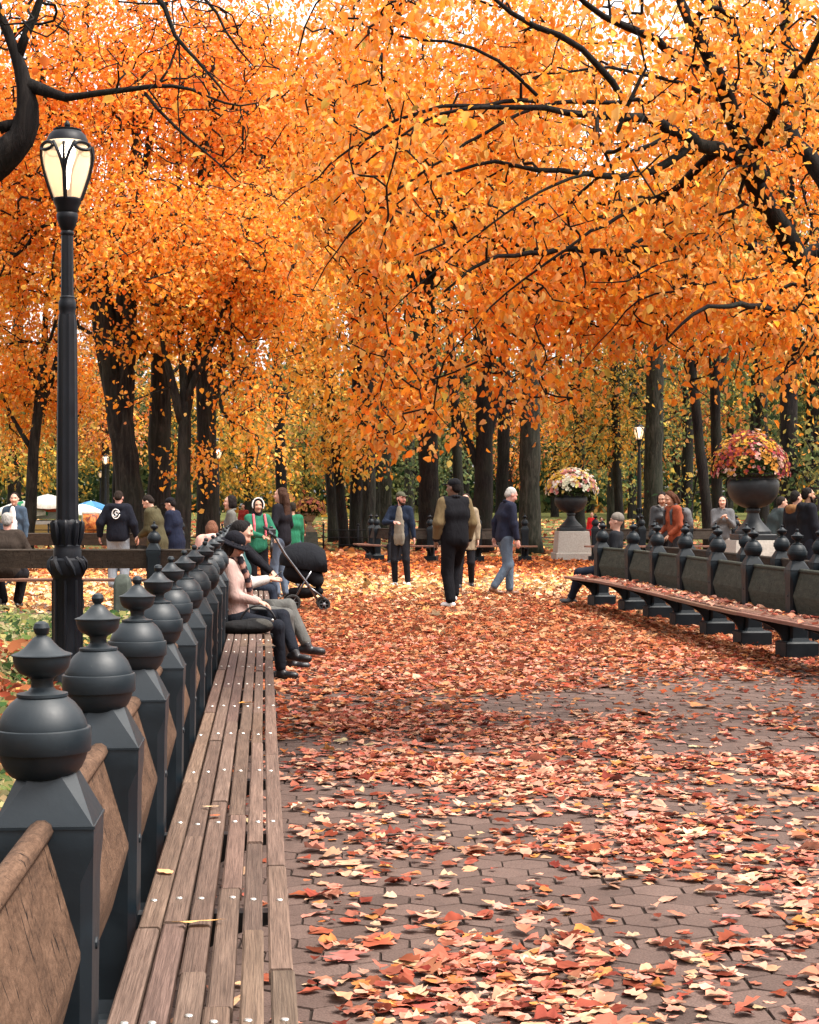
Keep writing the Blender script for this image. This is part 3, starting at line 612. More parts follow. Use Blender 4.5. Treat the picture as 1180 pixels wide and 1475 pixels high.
# ------------------------------------------------------------------ urns with chrysanthemums
def plinth(x, y, w_, h, label, m_):
    t = thing('plinth', label, 'plinth', (x, y, 0), 0.06)
    b = MB(); b.box((0, 0, h * .135), (w_ * 1.10, w_ * 1.10, h * .27), .012); b.obj('base', m_, t, auto=30)
    c = MB(); q = lambda z, s_: [(-s_, -s_, z), (s_, -s_, z), (s_, s_, z), (-s_, s_, z)]
    c.loft([q(h * .27 + .001, w_ * .5), q(h - .015, w_ * .45), q(h, w_ * .44)]); c.obj('shaft', m_, t, auto=25)
def urn(x, y, z0, R_, H, label, mt, sq=True, slim=False):
    t = thing('urn', label, 'urn', (x, y, z0))
    f = MB()
    if sq: f.box((0, 0, H * .045), (R_ * 1.5, R_ * 1.5, H * .088), .012, 0.06)
    pr = [(.70, .09), (.70, .13), (.62, .16), (.50, .21), (.36, .27), (.26, .33), (.22, .40), (.27, .43), (.27, .46), (.24, .48)] if not slim else [(.62, .09), (.66, .15), (.5, .19), (.30, .30), (.24, .38), (.33, .43), (.33, .47), (.25, .5)]
    f.lathe([(a * R_, b * H) for a, b in pr], 28); f.obj('pedestal', mt, t, auto=35)
    b = MB()
    pr = [(.24, .478), (.45, .50), (.72, .56), (.90, .65), (.98, .74), (1.0, .82), (.97, .88), (.90, .91), (.90, .93), (1.02, .965), (1.06, .98), (1.06, 1.0), (.98, 1.0), (.90, .95), (.2, .93)] if not slim else [(.25, .5), (.42, .56), (.62, .66), (.72, .76), (.78, .82), (1.05, .88), (1.12, .92), (1.12, .98), (1.0, 1.0), (.8, .95), (.2, .93)]
    b.lathe([(a * R_, b_ * H) for a, b_ in pr], 36); bo = b.obj('bowl', mt, t, auto=35)
    return t
def flowers(x, y, z, rx, h, pals, label, seed, n=900, fs=0.05):
    """dome of chrysanthemums over dark leaves; colour patches are bands of different plants"""
    rg = np.random.default_rng(seed); t = thing('chrysanthemum_plant', label, 'flowers', (x, y, z))
    n1 = n * 2; u = rg.normal(size=(n1, 3)); u[:, 2] = np.abs(u[:, 2]) * .8 - .1; u = unit(u) * (rg.random(n1) ** 0.4)[:, None]
    P = u * np.array((rx * .95, rx * .95, h * .85)) + np.array((0, 0, h * .06)); P[:, 2] = P[:, 2].clip(-0.06)
    c = pick([(0.035, 0.06, 0.022), (0.06, 0.09, 0.03), (0.02, 0.035, 0.015)], n1, rg)
    V, Fc, C = leaves(P, unit(u + rg.normal(0, .5, u.shape)), rg.normal(0, 1, u.shape) + (0, 0, 1), np.full(n1, fs * 1.7), 0.8, c, 'diamond')
    build('foliage', V, [Fc], M['leaf'], t, C)
    u = rg.normal(size=(n, 3)); u[:, 2] = np.abs(u[:, 2]) * .9; u[:, 2] -= 0.05; u = unit(u); u = u[u[:, 2] > -0.12]; n = len(u)
    top = u[:, 2] + rg.normal(0, .09, n)
    keep = rg.random(n) < np.clip((top - 0.30 + 0.55 * np.abs(u[:, 0])) * 3.0, 0.10, 1); u = u[keep]; n = len(u)
    k = np.array([mnoise.noise(tuple(q * 2.1 + seed)) for q in u]) * 1.9 + rg.normal(0, .10, n); ki = np.clip(((k + .9) / 1.8 * len(pals)).astype(int), 0, len(pals) - 1)
    P = u * np.array((rx, rx, h)) * rg.normal(1, .06, (n, 1)) + np.array((0, 0, .02)); cc = np.array(pals)[ki] * rg.normal(1, .15, (n, 1)).clip(.6, 1.3)
    out = []
    for q in range(5):                                        # five petals to a bloom
        a = q * 2 * np.pi / 5; e = unit(np.cross(u, rg.normal(size=u.shape))); g = np.cross(u, e)
        dd = math.cos(a) * e + math.sin(a) * g
        out.append(leaves(P, unit(dd + 0.5 * u), u, np.full(n, fs) * rg.lognormal(0, .2, n), 1.3, cc.clip(0, .92), 'diamond'))
    V, Fc, C = join(out); build('blossoms', V, [Fc], M['leaf'], t, C)
plinth(GX(823.5, 47), 46.9, 0.90, 0.78, 'pale square stone plinth standing among the leaves under the white-flowered urn', M['stone'])
urn(GX(822, 47), 46.9, 0.78, 0.44, 1.02, 'dark iron urn on the pale plinth behind the old man', M['urn'])
flowers(GX(823, 47), 46.9, 1.76, 0.64, 0.62, [(.80, .80, .62), (.85, .80, .70), (.62, .25, .24), (.80, .62, .20), (.84, .80, .72), (.70, .34, .30), (.78, .55, .12)], 'mound of white, yellow and pink chrysanthemums in the urn on the pale plinth', 4, 1100, .06)
plinth(GX(1085, 27.6), 27.6, 0.78, 0.93, 'low grey plinth behind the right bench under the largest urn', M['stone'])
urn(GX(1085, 27.6), 27.6, 0.93, 0.405, 1.04, 'large black iron urn behind the right bench', M['urn'])
flowers(GX(1081, 27.6), 27.6, 1.93, 0.56, 0.62, [(.62, .36, .06), (.60, .40, .12), (.24, .04, .05), (.50, .13, .04), (.36, .07, .09), (.62, .34, .30), (.66, .46, .36), (.58, .28, .06)], 'big mound of orange, crimson and pink chrysanthemums in the largest urn', 7, 1500, .036)
plinth(GX(446, 57), 57, 0.56, 0.60, 'small dark stone plinth beside the low iron fence', M['stone_d'])
urn(GX(446, 57), 57, 0.60, 0.27, 0.62, 'weathered brown stone urn beside the low iron fence', M['stone_w'], True, True)
flowers(GX(446, 57), 57, 1.20, 0.48, 0.46, [(.55, .20, .16), (.60, .30, .12), (.62, .40, .12), (.50, .18, .14)], 'rust and pink flowers in the weathered stone urn', 9, 420, .06)

# low iron fence round the lawn
t = thing('lawn_fence', 'low black iron rail fence along the edge of the lawn', 'fence', (0, 57.2, 0))
fxs = [GX(p_, 57.2) for p_ in (-130, -80, -30, 20, 70, 120, 170, 220, 270, 320, 370, 420, 466, 516, 566, 616, 666, 716, 766, 816, 866, 916, 966, 1016, 1066, 1116, 1166, 1216)]
for z in (0.18, 0.42, 0.66): b = MB(); b.tube([(fxs[0], 0, z), (fxs[-1], 0, z)], 0.017, 6); b.obj('rail', M['lampiron'], t)
for x in fxs:
    b = MB(); b.tube([(0, 0, 0), (0, 0, .80)], .032, 6); b.ball((0, 0, .83), .045, 8); b.obj('fence_post', M['lampiron'], t, loc=(x, 0, 0))
b = MB(); b.loft([sect(0, .10, .03), sect(.52, .10, .03), sect(.60, .085, .03), sect(.645, .05, .02)])
tag(b.obj('bollard', M['stone_d'], loc=(GX(173, 21), 21.2, 0), auto=40), 'short dark round-topped bollard in the ivy in front of the cross bench', 'bollard')
# ------------------------------------------------------------------ trees
ORANGE = [(0.90, 0.237, 0.026), (0.90, 0.276, 0.040), (0.88, 0.197, 0.022), (0.90, 0.331, 0.07), (0.90, 0.395, 0.13)]
DEEP = [(0.90, 0.237, 0.028), (0.86, 0.182, 0.024), (0.90, 0.286, 0.038), (0.90, 0.352, 0.06), (0.72, 0.132, 0.02)]
AMBER = [(0.90, 0.329, 0.040), (0.90, 0.385, 0.075), (0.90, 0.310, 0.03), (0.90, 0.489, 0.14), (0.88, 0.263, 0.025)]
GOLD = [(0.74, 0.37, 0.05), (0.70, 0.41, 0.065), (0.76, 0.46, 0.10), (0.62, 0.28, 0.04), (0.48, 0.33, 0.065)]
OLIVE = [(0.20, 0.19, 0.05), (0.28, 0.24, 0.06), (0.14, 0.15, 0.045), (0.40, 0.29, 0.06), (0.09, 0.105, 0.035)]
GREEN = [(0.035, 0.065, 0.028), (0.06, 0.09, 0.035), (0.022, 0.045, 0.02), (0.11, 0.13, 0.05), (0.17, 0.17, 0.06)]
RUST = [(0.55, 0.17, 0.06), (0.62, 0.24, 0.09), (0.45, 0.12, 0.05), (0.66, 0.33, 0.12)]

def segs(A, B, ra, rb, k):
    """tapered prisms from A to B, all at once"""
    T = unit(B - A); up = np.where(np.abs(T[:, 2:3]) < 0.9, np.array([[0, 0, 1.0]]), np.array([[1.0, 0, 0]])); U = unit(np.cross(T, up)); V = np.cross(T, U)
    a = np.arange(k) * 2 * np.pi / k; c, s = np.cos(a)[None, :, None], np.sin(a)[None, :, None]
    ring = c * U[:, None] + s * V[:, None]; n = len(A)
    P = np.concatenate([A[:, None] + ring * ra[:, None, None], B[:, None] + ring * rb[:, None, None]], 1).reshape(-1, 3)
    i = np.arange(n)[:, None] * 2 * k; j = np.arange(k)[None]; j2 = (j + 1) % k
    return P, np.stack([i + j, i + j2, i + k + j2, i + k + j], -1).reshape(-1, 4)
def smooth_line(pts, step):
    p = np.asarray(pts, float); d = np.r_[0, np.cumsum(np.linalg.norm(np.diff(p[:, :3], axis=0), axis=1))]; n = max(3, int(d[-1] / step))
    s = np.linspace(0, d[-1], n); q = np.stack([np.interp(s, d, p[:, i]) for i in range(4)], 1)
    for _ in range(2): q[1:-1] = (q[:-2] + 2 * q[1:-1] + q[2:]) / 4
    return q
def tree(label, base, limbs, vols, tips, per, size, pal, seed, kind='ovate', spread=0.3, droop=0.5, twig=0.0042, bark='bark', step=0.5, name='tree', cat='tree', group=None, grad=None, wiggle=0.035, width=0.8, clump=0.0, cull=None, seg=8, up=0.12, fold=.2, hmin=0.25, reach=3.5):
    rg = np.random.default_rng(seed); base = np.asarray(base, float)
    root = thing(name, label, cat, base, group=group)
    # trunk and limbs
    mb = MB(); nodes = []; nrad = []
    for pts in limbs:
        q = smooth_line(pts, step * 0.6); L_ = len(q)
        wob = np.cumsum(rg.normal(0, 1, (L_, 3)), 0); wob -= np.linspace(0, 1, L_)[:, None] * wob[-1]
        q[:, :3] += wob * wiggle * 0.35
        k = q[:, 3] > 0.0; mb.tube(q[:, :3] - base, q[:, 3] * (1 + rg.normal(0, .04, L_)), seg if q[0, 3] > 0.05 else 6)
        f = q[:, 2] > (base[2] + hmin * (max(p[2] for l in limbs for p in l) - base[2]) if hmin > 0 else -9)
        nodes.append(q[f, :3]); nrad.append(q[f, 3])
    Nn = np.concatenate(nodes); n0 = len(Nn); nrad = np.concatenate(nrad)
    # twigs grow from the nearest wood towards points spread through the crown's volume
    T = []
    wt = np.array([v[2] for v in vols], float); wt /= wt.sum()
    for (c, r_, _), k in zip(vols, rg.multinomial(tips, wt)):
        u = unit(rg.normal(size=(k, 3))) * (rg.random(k) ** 0.42)[:, None]; T.append(np.asarray(c) + u * np.asarray(r_))
    T = np.concatenate(T)
    if cull is not None: T = T[cull(T)]
    if clump > 0: T = T[np.array([mnoise.noise(tuple(t * clump + seed)) for t in T]) > -0.18]
    dm = np.array([((Nn - t) ** 2).sum(1).min() for t in T]); T = T[np.argsort(dm)]
    cap_ = n0 + len(T) * 14 + 10; X = np.zeros((cap_, 3)); X[:n0] = Nn; par = np.full(cap_, -1); cnt = n0; ends = []; dirs = np.zeros((cap_, 3))
    for t in T:
        d2 = ((X[:cnt] - t) ** 2).sum(1); i = int(d2.argmin()); dist = math.sqrt(d2[i]); n_ = min(13, max(2, int(dist / step) + 1))
        p0 = X[i]; mid = p0 + (t - p0) * 0.5 + rg.normal(0, 0.10, 3) * dist + np.array((0, 0, up * dist))
        if dirs[i].any(): mid = 0.6 * mid + 0.4 * (p0 + dirs[i] * dist * 0.5)
        s = np.linspace(0, 1, n_ + 1)[1:, None]; q = (1 - s) ** 2 * p0 + 2 * s * (1 - s) * mid + s * s * t
        prev = i
        for m_ in range(n_):
            X[cnt] = q[m_]; par[cnt] = prev; dirs[cnt] = unit(q[m_] - X[prev]); prev = cnt; cnt += 1
        ends.append((i, cnt - n_, cnt))
    load = np.zeros(cnt)
    for _, _, e in ends: load[e - 1] += 1
    for k in range(cnt - 1, n0 - 1, -1): load[par[k]] += load[k]
    cp = np.full(cnt, 9.0); cp[:n0] = nrad
    for k in range(n0, cnt): cp[k] = cp[par[k]]
    idx = np.arange(n0, cnt); rad = np.minimum(twig * np.maximum(load[n0:], 0.6) ** 0.5, np.maximum(twig * 1.6, 0.6 * cp[n0:cnt]))
    rad = np.r_[np.zeros(n0), rad]
    pr = par[idx]; rp_ = np.where(pr >= n0, np.minimum(rad[pr], rad[idx] * 1.6), rad[idx] * 1.25)
    V, Fc = segs(X[pr] - base, X[idx] - base, rp_, rad[idx], 4 if size < 0.11 else 3); mb.add(V, [Fc])
    mb.obj('trunk', M[bark], root)
    # leaves along the twigs
    P = []; D = []; ti = []
    for k, (i, a, b) in enumerate(ends):
        q = np.concatenate([X[i][None], X[a:b]]); m_ = rg.poisson(per)
        if not m_: continue
        s = rg.uniform(0.15 if len(q) < 6 else 0.35, 1.05, m_) * (len(q) - 1); j = np.minimum(s.astype(int), len(q) - 2); f = (s - j)[:, None]
        P.append(q[j] * (1 - f) + q[j + 1] * f + rg.normal(0, spread, (m_, 3)) * (1, 1, 0.75)); D.append(unit(q[j + 1] - q[j])); ti.append(np.full(m_, k))
    P = np.concatenate(P); D = np.concatenate(D); ti = np.concatenate(ti); n = len(P)
    D = D * 0.5 + rg.normal(0, 0.55, (n, 3)) + np.array((0, 0, -droop)); nn = rg.normal(0, 0.75, (n, 3)) + np.array((0, -0.25, 0.55))
    c = pick(pal, n, rg, 0.13) if grad is None else grad(P, rg)
    c = c * rg.normal(1, 0.10, len(ends))[ti][:, None].clip(.7, 1.3)
    V, Fc, C = leaves(P - base, D, nn, size * rg.lognormal(0, 0.25, n), width * rg.uniform(.75, 1.2, n), c.clip(0.004, .92), kind, fold=fold)
    build('crown', V, [Fc], M['leaf'], root, C)
    return root
def limb(pts, Y=None):
    """[(px, py, Y, radius)] read off the photograph's view -> points of the place"""
    return [(*W(a, b, y), r_) for a, b, y, r_ in pts]
def vol(px0, py0, px1, py1, Y, dep, wt=1.0):
    c = W((px0 + px1) / 2, (py0 + py1) / 2, Y); return (c, (abs(px1 - px0) / 2 * Y / F, dep, abs(py1 - py0) / 2 * Y / F), wt)
def blend(stops):
    """palette that changes with height/side through the crown: stops = [(pal, weight function of point)]"""
    def g(P, rg):
        n = len(P); w_ = np.stack([f(P) for _, f in stops], 1).clip(1e-3); w_ /= w_.sum(1, keepdims=True); r_ = rg.random(n)[:, None]
        k = (np.cumsum(w_, 1) < r_).sum(1).clip(0, len(stops) - 1); out = np.zeros((n, 3))
        for i, (p, _) in enumerate(stops): m_ = k == i; out[m_] = pick(p, m_.sum(), rg, 0.13)
        return out
    return g

# the near elm right of the path: trunk beyond the right edge, limbs arching left over the path
Yn = 11.5
trunk = [(4.75, 11.8, 0, .36), (4.7, 11.8, 1.0, .30), (4.5, 11.7, 1.9, .27), (4.0, 11.6, 2.45, .20)]
nl = [trunk + limb([(1300, 545, 11.5, .099), (1180, 425, 11.4, .083), (1148, 355, 11.2, .073), (1108, 280, 11.0, .066), (1085, 225, 10.8, .059), (1062, 150, 10.7, .053), (1025, 90, 10.6, .043), (980, 10, 10.6, .033), (950, -80, 10.6, .020)]),
      limb([(1098, 258, 10.9, .056), (1075, 232, 10.7, .050), (1040, 212, 10.5, .045), (1000, 195, 10.2, .040), (955, 168, 9.9, .033), (905, 152, 9.7, .026), (840, 152, 9.5, .020), (770, 140, 9.3, .015), (690, 150, 9.2, .011), (600, 178, 9.2, .007), (520, 240, 9.2, .005)]),
      trunk[:3] + limb([(1360, 480, 12.3, .112), (1240, 350, 12.6, .092), (1180, 262, 12.7, .073), (1150, 220, 12.7, .066), (1118, 180, 12.7, .059), (1098, 120, 12.8, .053), (1062, 60, 12.8, .046), (1000, -20, 12.8, .033)]),
      limb([(1118, 180, 12.7, .050), (1122, 90, 12.6, .043), (1128, 0, 12.6, .036), (1135, -90, 12.6, .020)]),
      limb([(1240, 350, 12.6, .059), (1130, 375, 12.4, .046), (1080, 348, 12.2, .038), (1040, 322, 12.0, .033), (1000, 352, 11.6, .030), (960, 357, 11.3, .028), (925, 347, 11.1, .025), (870, 355, 10.8, .021), (780, 354, 10.5, .016), (700, 372, 10.2, .011), (640, 420, 10.0, .007)]),
      limb([(1055, 130, 10.7, .033), (960, 62, 10.4, .028), (900, 32, 10.2, .022), (850, 5, 10.0, .017), (800, -40, 9.9, .012)]),
      limb([(1000, 195, 10.2, .026), (930, 258, 10.1, .024), (880, 255, 9.9, .020), (800, 250, 9.7, .015), (710, 228, 9.5, .011), (620, 255, 9.4, .007), (540, 320, 9.4, .004)]),
      limb([(1040, 212, 10.5, .030), (960, 285, 10.9, .026), (900, 282, 11.1, .022), (840, 290, 11.4, .018), (750, 290, 11.6, .013), (660, 330, 11.8, .008), (590, 420, 11.8, .005)]),
      limb([(905, 152, 9.7, .020), (840, 65, 9.5, .018), (780, 40, 9.4, .016), (730, 10, 9.4, .012), (690, -30, 9.4, .008)]),
      limb([(770, 140, 9.3, .012), (700, 60, 9.2, .009), (610, 60, 9.2, .007), (530, 40, 9.3, .004)]),
      limb([(1085, 225, 10.8, .033), (1140, 140, 10.2, .026), (1180, 60, 9.8, .020), (1230, -20, 9.6, .013)]),
      limb([(1180, 425, 11.4, .033), (1120, 440, 10.6, .023), (1060, 430, 10.1, .017), (1000, 440, 9.8, .011), (960, 490, 9.8, .005)])]
nl += [limb([(1000, 195, 10.5, 0.0141), (900, 215, 9.9, 0.0117), (820, 262, 9.7, 0.0094), (740, 300, 9.4, 0.0071), (640, 372, 9.3, 0.0048), (560, 452, 9.3, 0.0025)]),
       limb([(905, 152, 10.0, 0.0141), (800, 150, 9.7, 0.0117), (700, 200, 9.4, 0.0094), (600, 262, 9.3, 0.0071), (500, 345, 9.3, 0.0048), (450, 420, 9.3, 0.0025)]),
       limb([(770, 140, 9.7, 0.0141), (660, 150, 9.3, 0.0111), (560, 185, 9.2, 0.0083), (480, 245, 9.2, 0.0054), (400, 300, 9.3, 0.0025)]),
       limb([(960, 285, 11.2, 0.0141), (860, 320, 10.5, 0.0111), (780, 372, 10.3, 0.0083), (700, 430, 10.2, 0.0054), (640, 520, 10.2, 0.0025)]),
       limb([(925, 347, 11.4, 0.0141), (820, 395, 10.9, 0.0102), (740, 450, 10.8, 0.0064), (690, 520, 10.7, 0.0025)]),
       limb([(1060, 150, 11.0, 0.0141), (960, 118, 10.3, 0.0111), (860, 96, 10.0, 0.0083), (760, 110, 9.8, 0.0054), (660, 135, 9.8, 0.0025)]),
       limb([(1150, 360, 11.5, 0.0141), (1090, 400, 10.9, 0.0111), (1000, 400, 10.5, 0.0083), (900, 440, 10.3, 0.0054), (840, 520, 10.3, 0.0025)]),
       limb([(1120, 190, 13.0, 0.0141), (1040, 180, 12.3, 0.0111), (960, 205, 11.9, 0.0083), (860, 215, 11.8, 0.0054), (760, 205, 11.5, 0.0025)]),
       limb([(1100, 120, 13.2, 0.0141), (1010, 110, 12.5, 0.0111), (930, 70, 12.3, 0.0083), (850, 60, 12.2, 0.0054), (770, 85, 11.9, 0.0025)])]
nv = [vol(420, -60, 820, 330, 10.2, 1.2, 2.5), vol(760, -80, 1240, 380, 11.4, 1.6, 2.4), vol(600, 240, 1080, 500, 11.2, 1.4, 1.6), vol(480, 330, 840, 600, 11.2, 1.1, 1.7), vol(820, 380, 1180, 515, 11.2, 1.1, .7), vol(440, -40, 1020, 420, 9.0, .5, .75),
      vol(420, 60, 660, 420, 10.9, 1.2, .9), vol(1050, 330, 1240, 545, 11.3, 1.0, .5), vol(500, 540, 700, 668, 11.0, .7, .42), vol(660, 540, 860, 625, 11.2, .7, .26), vol(960, 500, 1190, 590, 11.2, .7, .10)]
near_pal = blend([(ORANGE, lambda P: 0.75 + 0.4 * np.clip(0.5 - P[:, 0] / 3, 0, 1)), (AMBER, lambda P: 0.50 + 0.7 * np.clip(P[:, 0] / 2.5, 0, 1) + .4 * np.clip(4 - P[:, 2], 0, 1)), (GOLD, lambda P: 0.07 + .12 * np.clip(P[:, 0] / 2, 0, 1))])
tree('near orange elm arching over the path from beyond the right bench', (4.75, 11.8, 0), nl, nv, 2700, 17, 0.045, ORANGE, 41, spread=0.12, droop=0.75, twig=0.0036, bark='bark_d', step=0.2, grad=near_pal, wiggle=.035, width=.72, clump=0.9, hmin=.2)

# the near tree at the left edge: one crooked bare limb over the lamp
ll = [[(-4.6, 12.6, 0, .34), (-4.55, 12.6, 1.6, .28), (-4.3, 12.5, 2.9, .24)] + limb([(-110, 270, 12.4, .17), (-50, 255, 12.3, .13), (0, 222, 12.2, .115), (28, 200, 12.2, .105), (40, 172, 12.2, .09), (38, 145, 12.2, .078), (31, 122, 12.2, .06), (25, 85, 12.2, .042), (10, 45, 12.2, .036), (-6, 10, 12.2, .03), (-30, -50, 12.2, .02)]),
      limb([(25, 82, 12.2, .036), (38, 50, 12.2, .03), (55, 5, 12.2, .026), (70, -40, 12.2, .02)]),
      limb([(38, 126, 12.2, .055), (50, 121, 12.2, 0.0464), (64, 132, 12.15, 0.0416), (80, 146, 12.1, 0.0368), (92, 152, 12.1, 0.0304), (100, 145, 12.1, 0.0240), (140, 141, 12.0, 0.0224), (175, 137, 12.0, 0.0208), (205, 133, 12.0, 0.0192), (225, 125, 12.0, 0.0160), (262, 122, 12.0, 0.0120), (300, 145, 12.0, 0.0088), (345, 165, 12.0, 0.0072), (372, 148, 12.0, 0.0048)]),
      limb([(208, 133, 12.0, 0.0128), (235, 170, 11.9, 0.0112), (260, 195, 11.9, 0.0096), (306, 222, 11.8, 0.0072), (340, 262, 11.8, 0.0048)]),
      limb([(225, 125, 12.0, 0.0096), (255, 80, 12.1, 0.0080), (262, 40, 12.1, 0.0048)]),
      [(-4.5, 12.6, 2.2, .2), (-4.2, 12.4, 4.2, .16), (-3.2, 12.2, 5.4, .10)] + limb([(170, -60, 12.2, 0.0240), (242, 0, 12.1, 0.0192), (241, 38, 12.1, 0.0168), (258, 64, 12.1, 0.0144), (290, 92, 12.0, 0.0112), (318, 122, 12.0, 0.0088), (330, 145, 12.0, 0.0048)]),
      limb([(242, 8, 12.1, 0.0096), (200, 13, 12.1, 0.0072), (170, 2, 12.1, 0.0056)]), limb([(258, 64, 12.1, 0.0072), (257, 160, 12.0, 0.0056), (261, 235, 12.0, 0.0032)]),
      limb([(240, -20, 12.0, 0.0128), (313, -10, 12.0, 0.0120), (320, 40, 12.0, 0.0104), (345, 78, 12.0, 0.0080), (365, 95, 12.0, 0.0048)]),
      limb([(0, 185, 12.2, 0.0400), (18, 176, 12.2, 0.0440), (30, 178, 12.2, 0.0400)])]
tree('crooked nearly leafless dark limb reaching in over the near lamp', (-4.6, 12.6, 0), ll, [vol(120, -20, 420, 240, 11.9, .7, 1), vol(-60, -60, 120, 100, 12.2, .8, .4)], 130, 1.1, 0.06, DEEP, 43, spread=.1, twig=.0028, bark='bark_d', step=.2, wiggle=.02, up=-.05, hmin=.5)

# behind the cross benches: the group of orange trees on the left
def fork(px, py0, py1, Y, wpx, lean, forks=(), r_top=.35):
    """one trunk standing at photo column px: ground -> py1, lean in px, forks = [(start fraction, dpx, top py, width fraction)]"""
    k = Y / F; r0 = wpx / 2 * k; x0 = GX(px, Y); z1 = W(0, py1, Y)[2]; xt = GX(px + lean, Y)
    main = [(x0, Y, 0, r0 * 1.45), (x0, Y, .35, r0 * 1.12), (x0 + (xt - x0) * .3, Y, z1 * .33, r0), (x0 + (xt - x0) * .7, Y, z1 * .68, r0 * .86), (xt, Y, z1, r0 * r_top)]
    out = [main]
    for fr, dpx, pyt, wf in forks:
        xs = np.interp(fr, [0, .3, .7, 1], [x0, x0 + (xt - x0) * .3, x0 + (xt - x0) * .7, xt]); zs = z1 * fr; zt = W(0, pyt, Y)[2]; dxx = dpx * k; dy = random.Random(px + dpx).uniform(-1.5, 1.5)
        out.append([(xs, Y, zs - .1, r0 * wf), (xs + dxx * .45, Y + dy * .3, zs + (zt - zs) * .33, r0 * wf * .85), (xs + dxx * .8, Y + dy * .7, zs + (zt - zs) * .7, r0 * wf * .6), (xs + dxx, Y + dy, zt, r0 * wf * .25)])
    return out
inview = lambda T: (np.abs(T[:, 0]) < T[:, 1] * 0.285) & (T[:, 2] < CH + T[:, 1] * 0.345)
lft = blend([(DEEP, lambda P: np.clip((P[:, 2] - 6) / 8, .03, 1) * np.clip(1 - (P[:, 0] + 12) / 12, .3, 1)), (ORANGE, lambda P: .6 + 0 * P[:, 0]), (AMBER, lambda P: np.clip(1.35 - (P[:, 2] - 3) / 10, .1, 1.3)), (GOLD, lambda P: .6 * np.clip(1.2 - (P[:, 2] - 2) / 7, 0.03, 1))])
kw = dict(spread=.32, droop=.5, kind='ovate', step=.6, twig=.009, cull=inview, grad=lft, clump=.33, group=None)
tree('largest orange tree left of centre, its thick trunk leaning left at the top', (GX(198, 44), 44, 0), fork(198, 780, 330, 44, 38, -62, [(.45, -70, 250, .6), (.35, 25, 120, .7), (.75, -90, 60, .45), (.62, 70, 40, .4)]),
     [vol(-60, -60, 300, 330, 44, 4, 2), vol(60, 240, 330, 520, 42.5, 3, 1.3), vol(-80, 250, 120, 520, 45, 3, .8)], 2000, 21, .110, DEEP, 51, **kw)
tree('straight dark trunk of an orange tree just behind the man in the khaki jacket', (GX(228, 46), 46, 0), fork(228, 780, 300, 46, 33, 10, [(.55, 80, 90, .6), (.6, -50, 130, .5), (.7, 150, 240, .4)]),
     [vol(150, -60, 440, 300, 46, 4, 1.6), vol(215, 260, 460, 540, 45, 3, 1.3)], 1700, 21, .110, DEEP, 52, **kw)
tree('slim forked orange tree right of the straight dark trunk on the left', (GX(262, 42.5), 42.5, 0), fork(262, 780, 520, 42.5, 22, 2, [(.72, -28, 480, .7), (.72, 30, 400, .75), (.8, 110, 300, .5), (.9, -10, 250, .5)]),
     [vol(230, 240, 480, 555, 42, 2.6, 1.4), vol(310, 420, 450, 690, 41.5, 1.8, .35), vol(130, 560, 215, 720, 41.8, 1.0, .15), vol(228, 640, 290, 760, 44, 1.5, .2)], 950, 20, .105, DEEP, 53, **kw)
tree('dark trunk with low coppery leaves behind the dark-coated figure on the left', (GX(300, 52), 52, 0), fork(300, 780, 420, 52, 30, -6, [(.5, 60, 250, .6), (.6, -40, 200, .6)]),
     [vol(200, 100, 480, 520, 54, 3.5, 1.5), vol(245, 640, 298, 765, 51, 1.6, .3)], 1100, 20, .125, DEEP, 54, **kw)
tree('orange and yellow tree at the far left behind the lamp post', (GX(38, 55), 55, 0), fork(38, 770, 420, 55, 16, 30, [(.5, 60, 380, .7), (.6, -60, 330, .6), (.4, -50, 560, .5)]),
     [vol(-120, 60, 180, 480, 55, 4, 2), vol(-80, 430, 150, 640, 57, 3, .8)], 2000, 20, .13, DEEP, 55, **kw)

# central trees beyond the far bench
ctr = blend([(ORANGE, lambda P: np.clip((P[:, 2] - 6) / 8, .1, 1)), (AMBER, lambda P: .7 + 0 * P[:, 0]), (GOLD, lambda P: np.clip(1.2 - (P[:, 2] - 2) / 9, .1, 1))])
gold = blend([(GOLD, lambda P: .7 + 0 * P[:, 0]), (AMBER, lambda P: .5 + 0 * P[:, 0]), (RUST, lambda P: .15 + 0 * P[:, 0]), (OLIVE, lambda P: 1.1 * np.clip(1.4 - P[:, 2] / 9, 0, 1))])
kc = dict(spread=.42, droop=.45, kind='diamond', step=.8, twig=.011, cull=inview, clump=.25)
mixd = blend([(AMBER, lambda P: np.clip((P[:, 2] - 6) / 5, 0, 1)), (OLIVE, lambda P: .5 + 0 * P[:, 0]), (GREEN, lambda P: np.clip((10 - P[:, 2]) / 4, 0, 1.2))])
def ct(label, px, Y, wpx, lean, forks, vols, tips, pal, seed, bark='bark', per=17, size=.155, py1=250, **k):
    a = dict(kc); a.update(k); return tree(label, (GX(px, Y), Y, 0), fork(px, 780, py1, Y, wpx, lean, forks), vols, tips, per, size, ORANGE, seed, bark=bark, grad=pal, **a)
ct('slim dark trunk with small pale leaves left of the cluster of trunks beyond the fence', 482, 68, 14, -50, [(.45, -60, 480, .7), (.6, 40, 330, .6)], [vol(330, 120, 560, 470, 68, 5, 1.5), vol(390, 430, 520, 620, 66, 3, .5)], 672, ctr, 61)
ct('leftmost thick trunk of the dark cluster beyond the fence', 513, 60, 17, 4, [(.5, -30, 280, .6), (.6, 50, 300, .6)], [vol(400, 60, 620, 420, 62, 5, 1.2), vol(450, 560, 530, 700, 59, 1.5, .16)], 608, ctr, 62, bark='bark_d')
ct('broad ridged trunk second in the dark cluster beyond the fence', 529, 63, 20, 5, [(.5, 40, 300, .6)], [vol(450, 40, 680, 430, 64, 5, 1.2)], 480, ctr, 63)
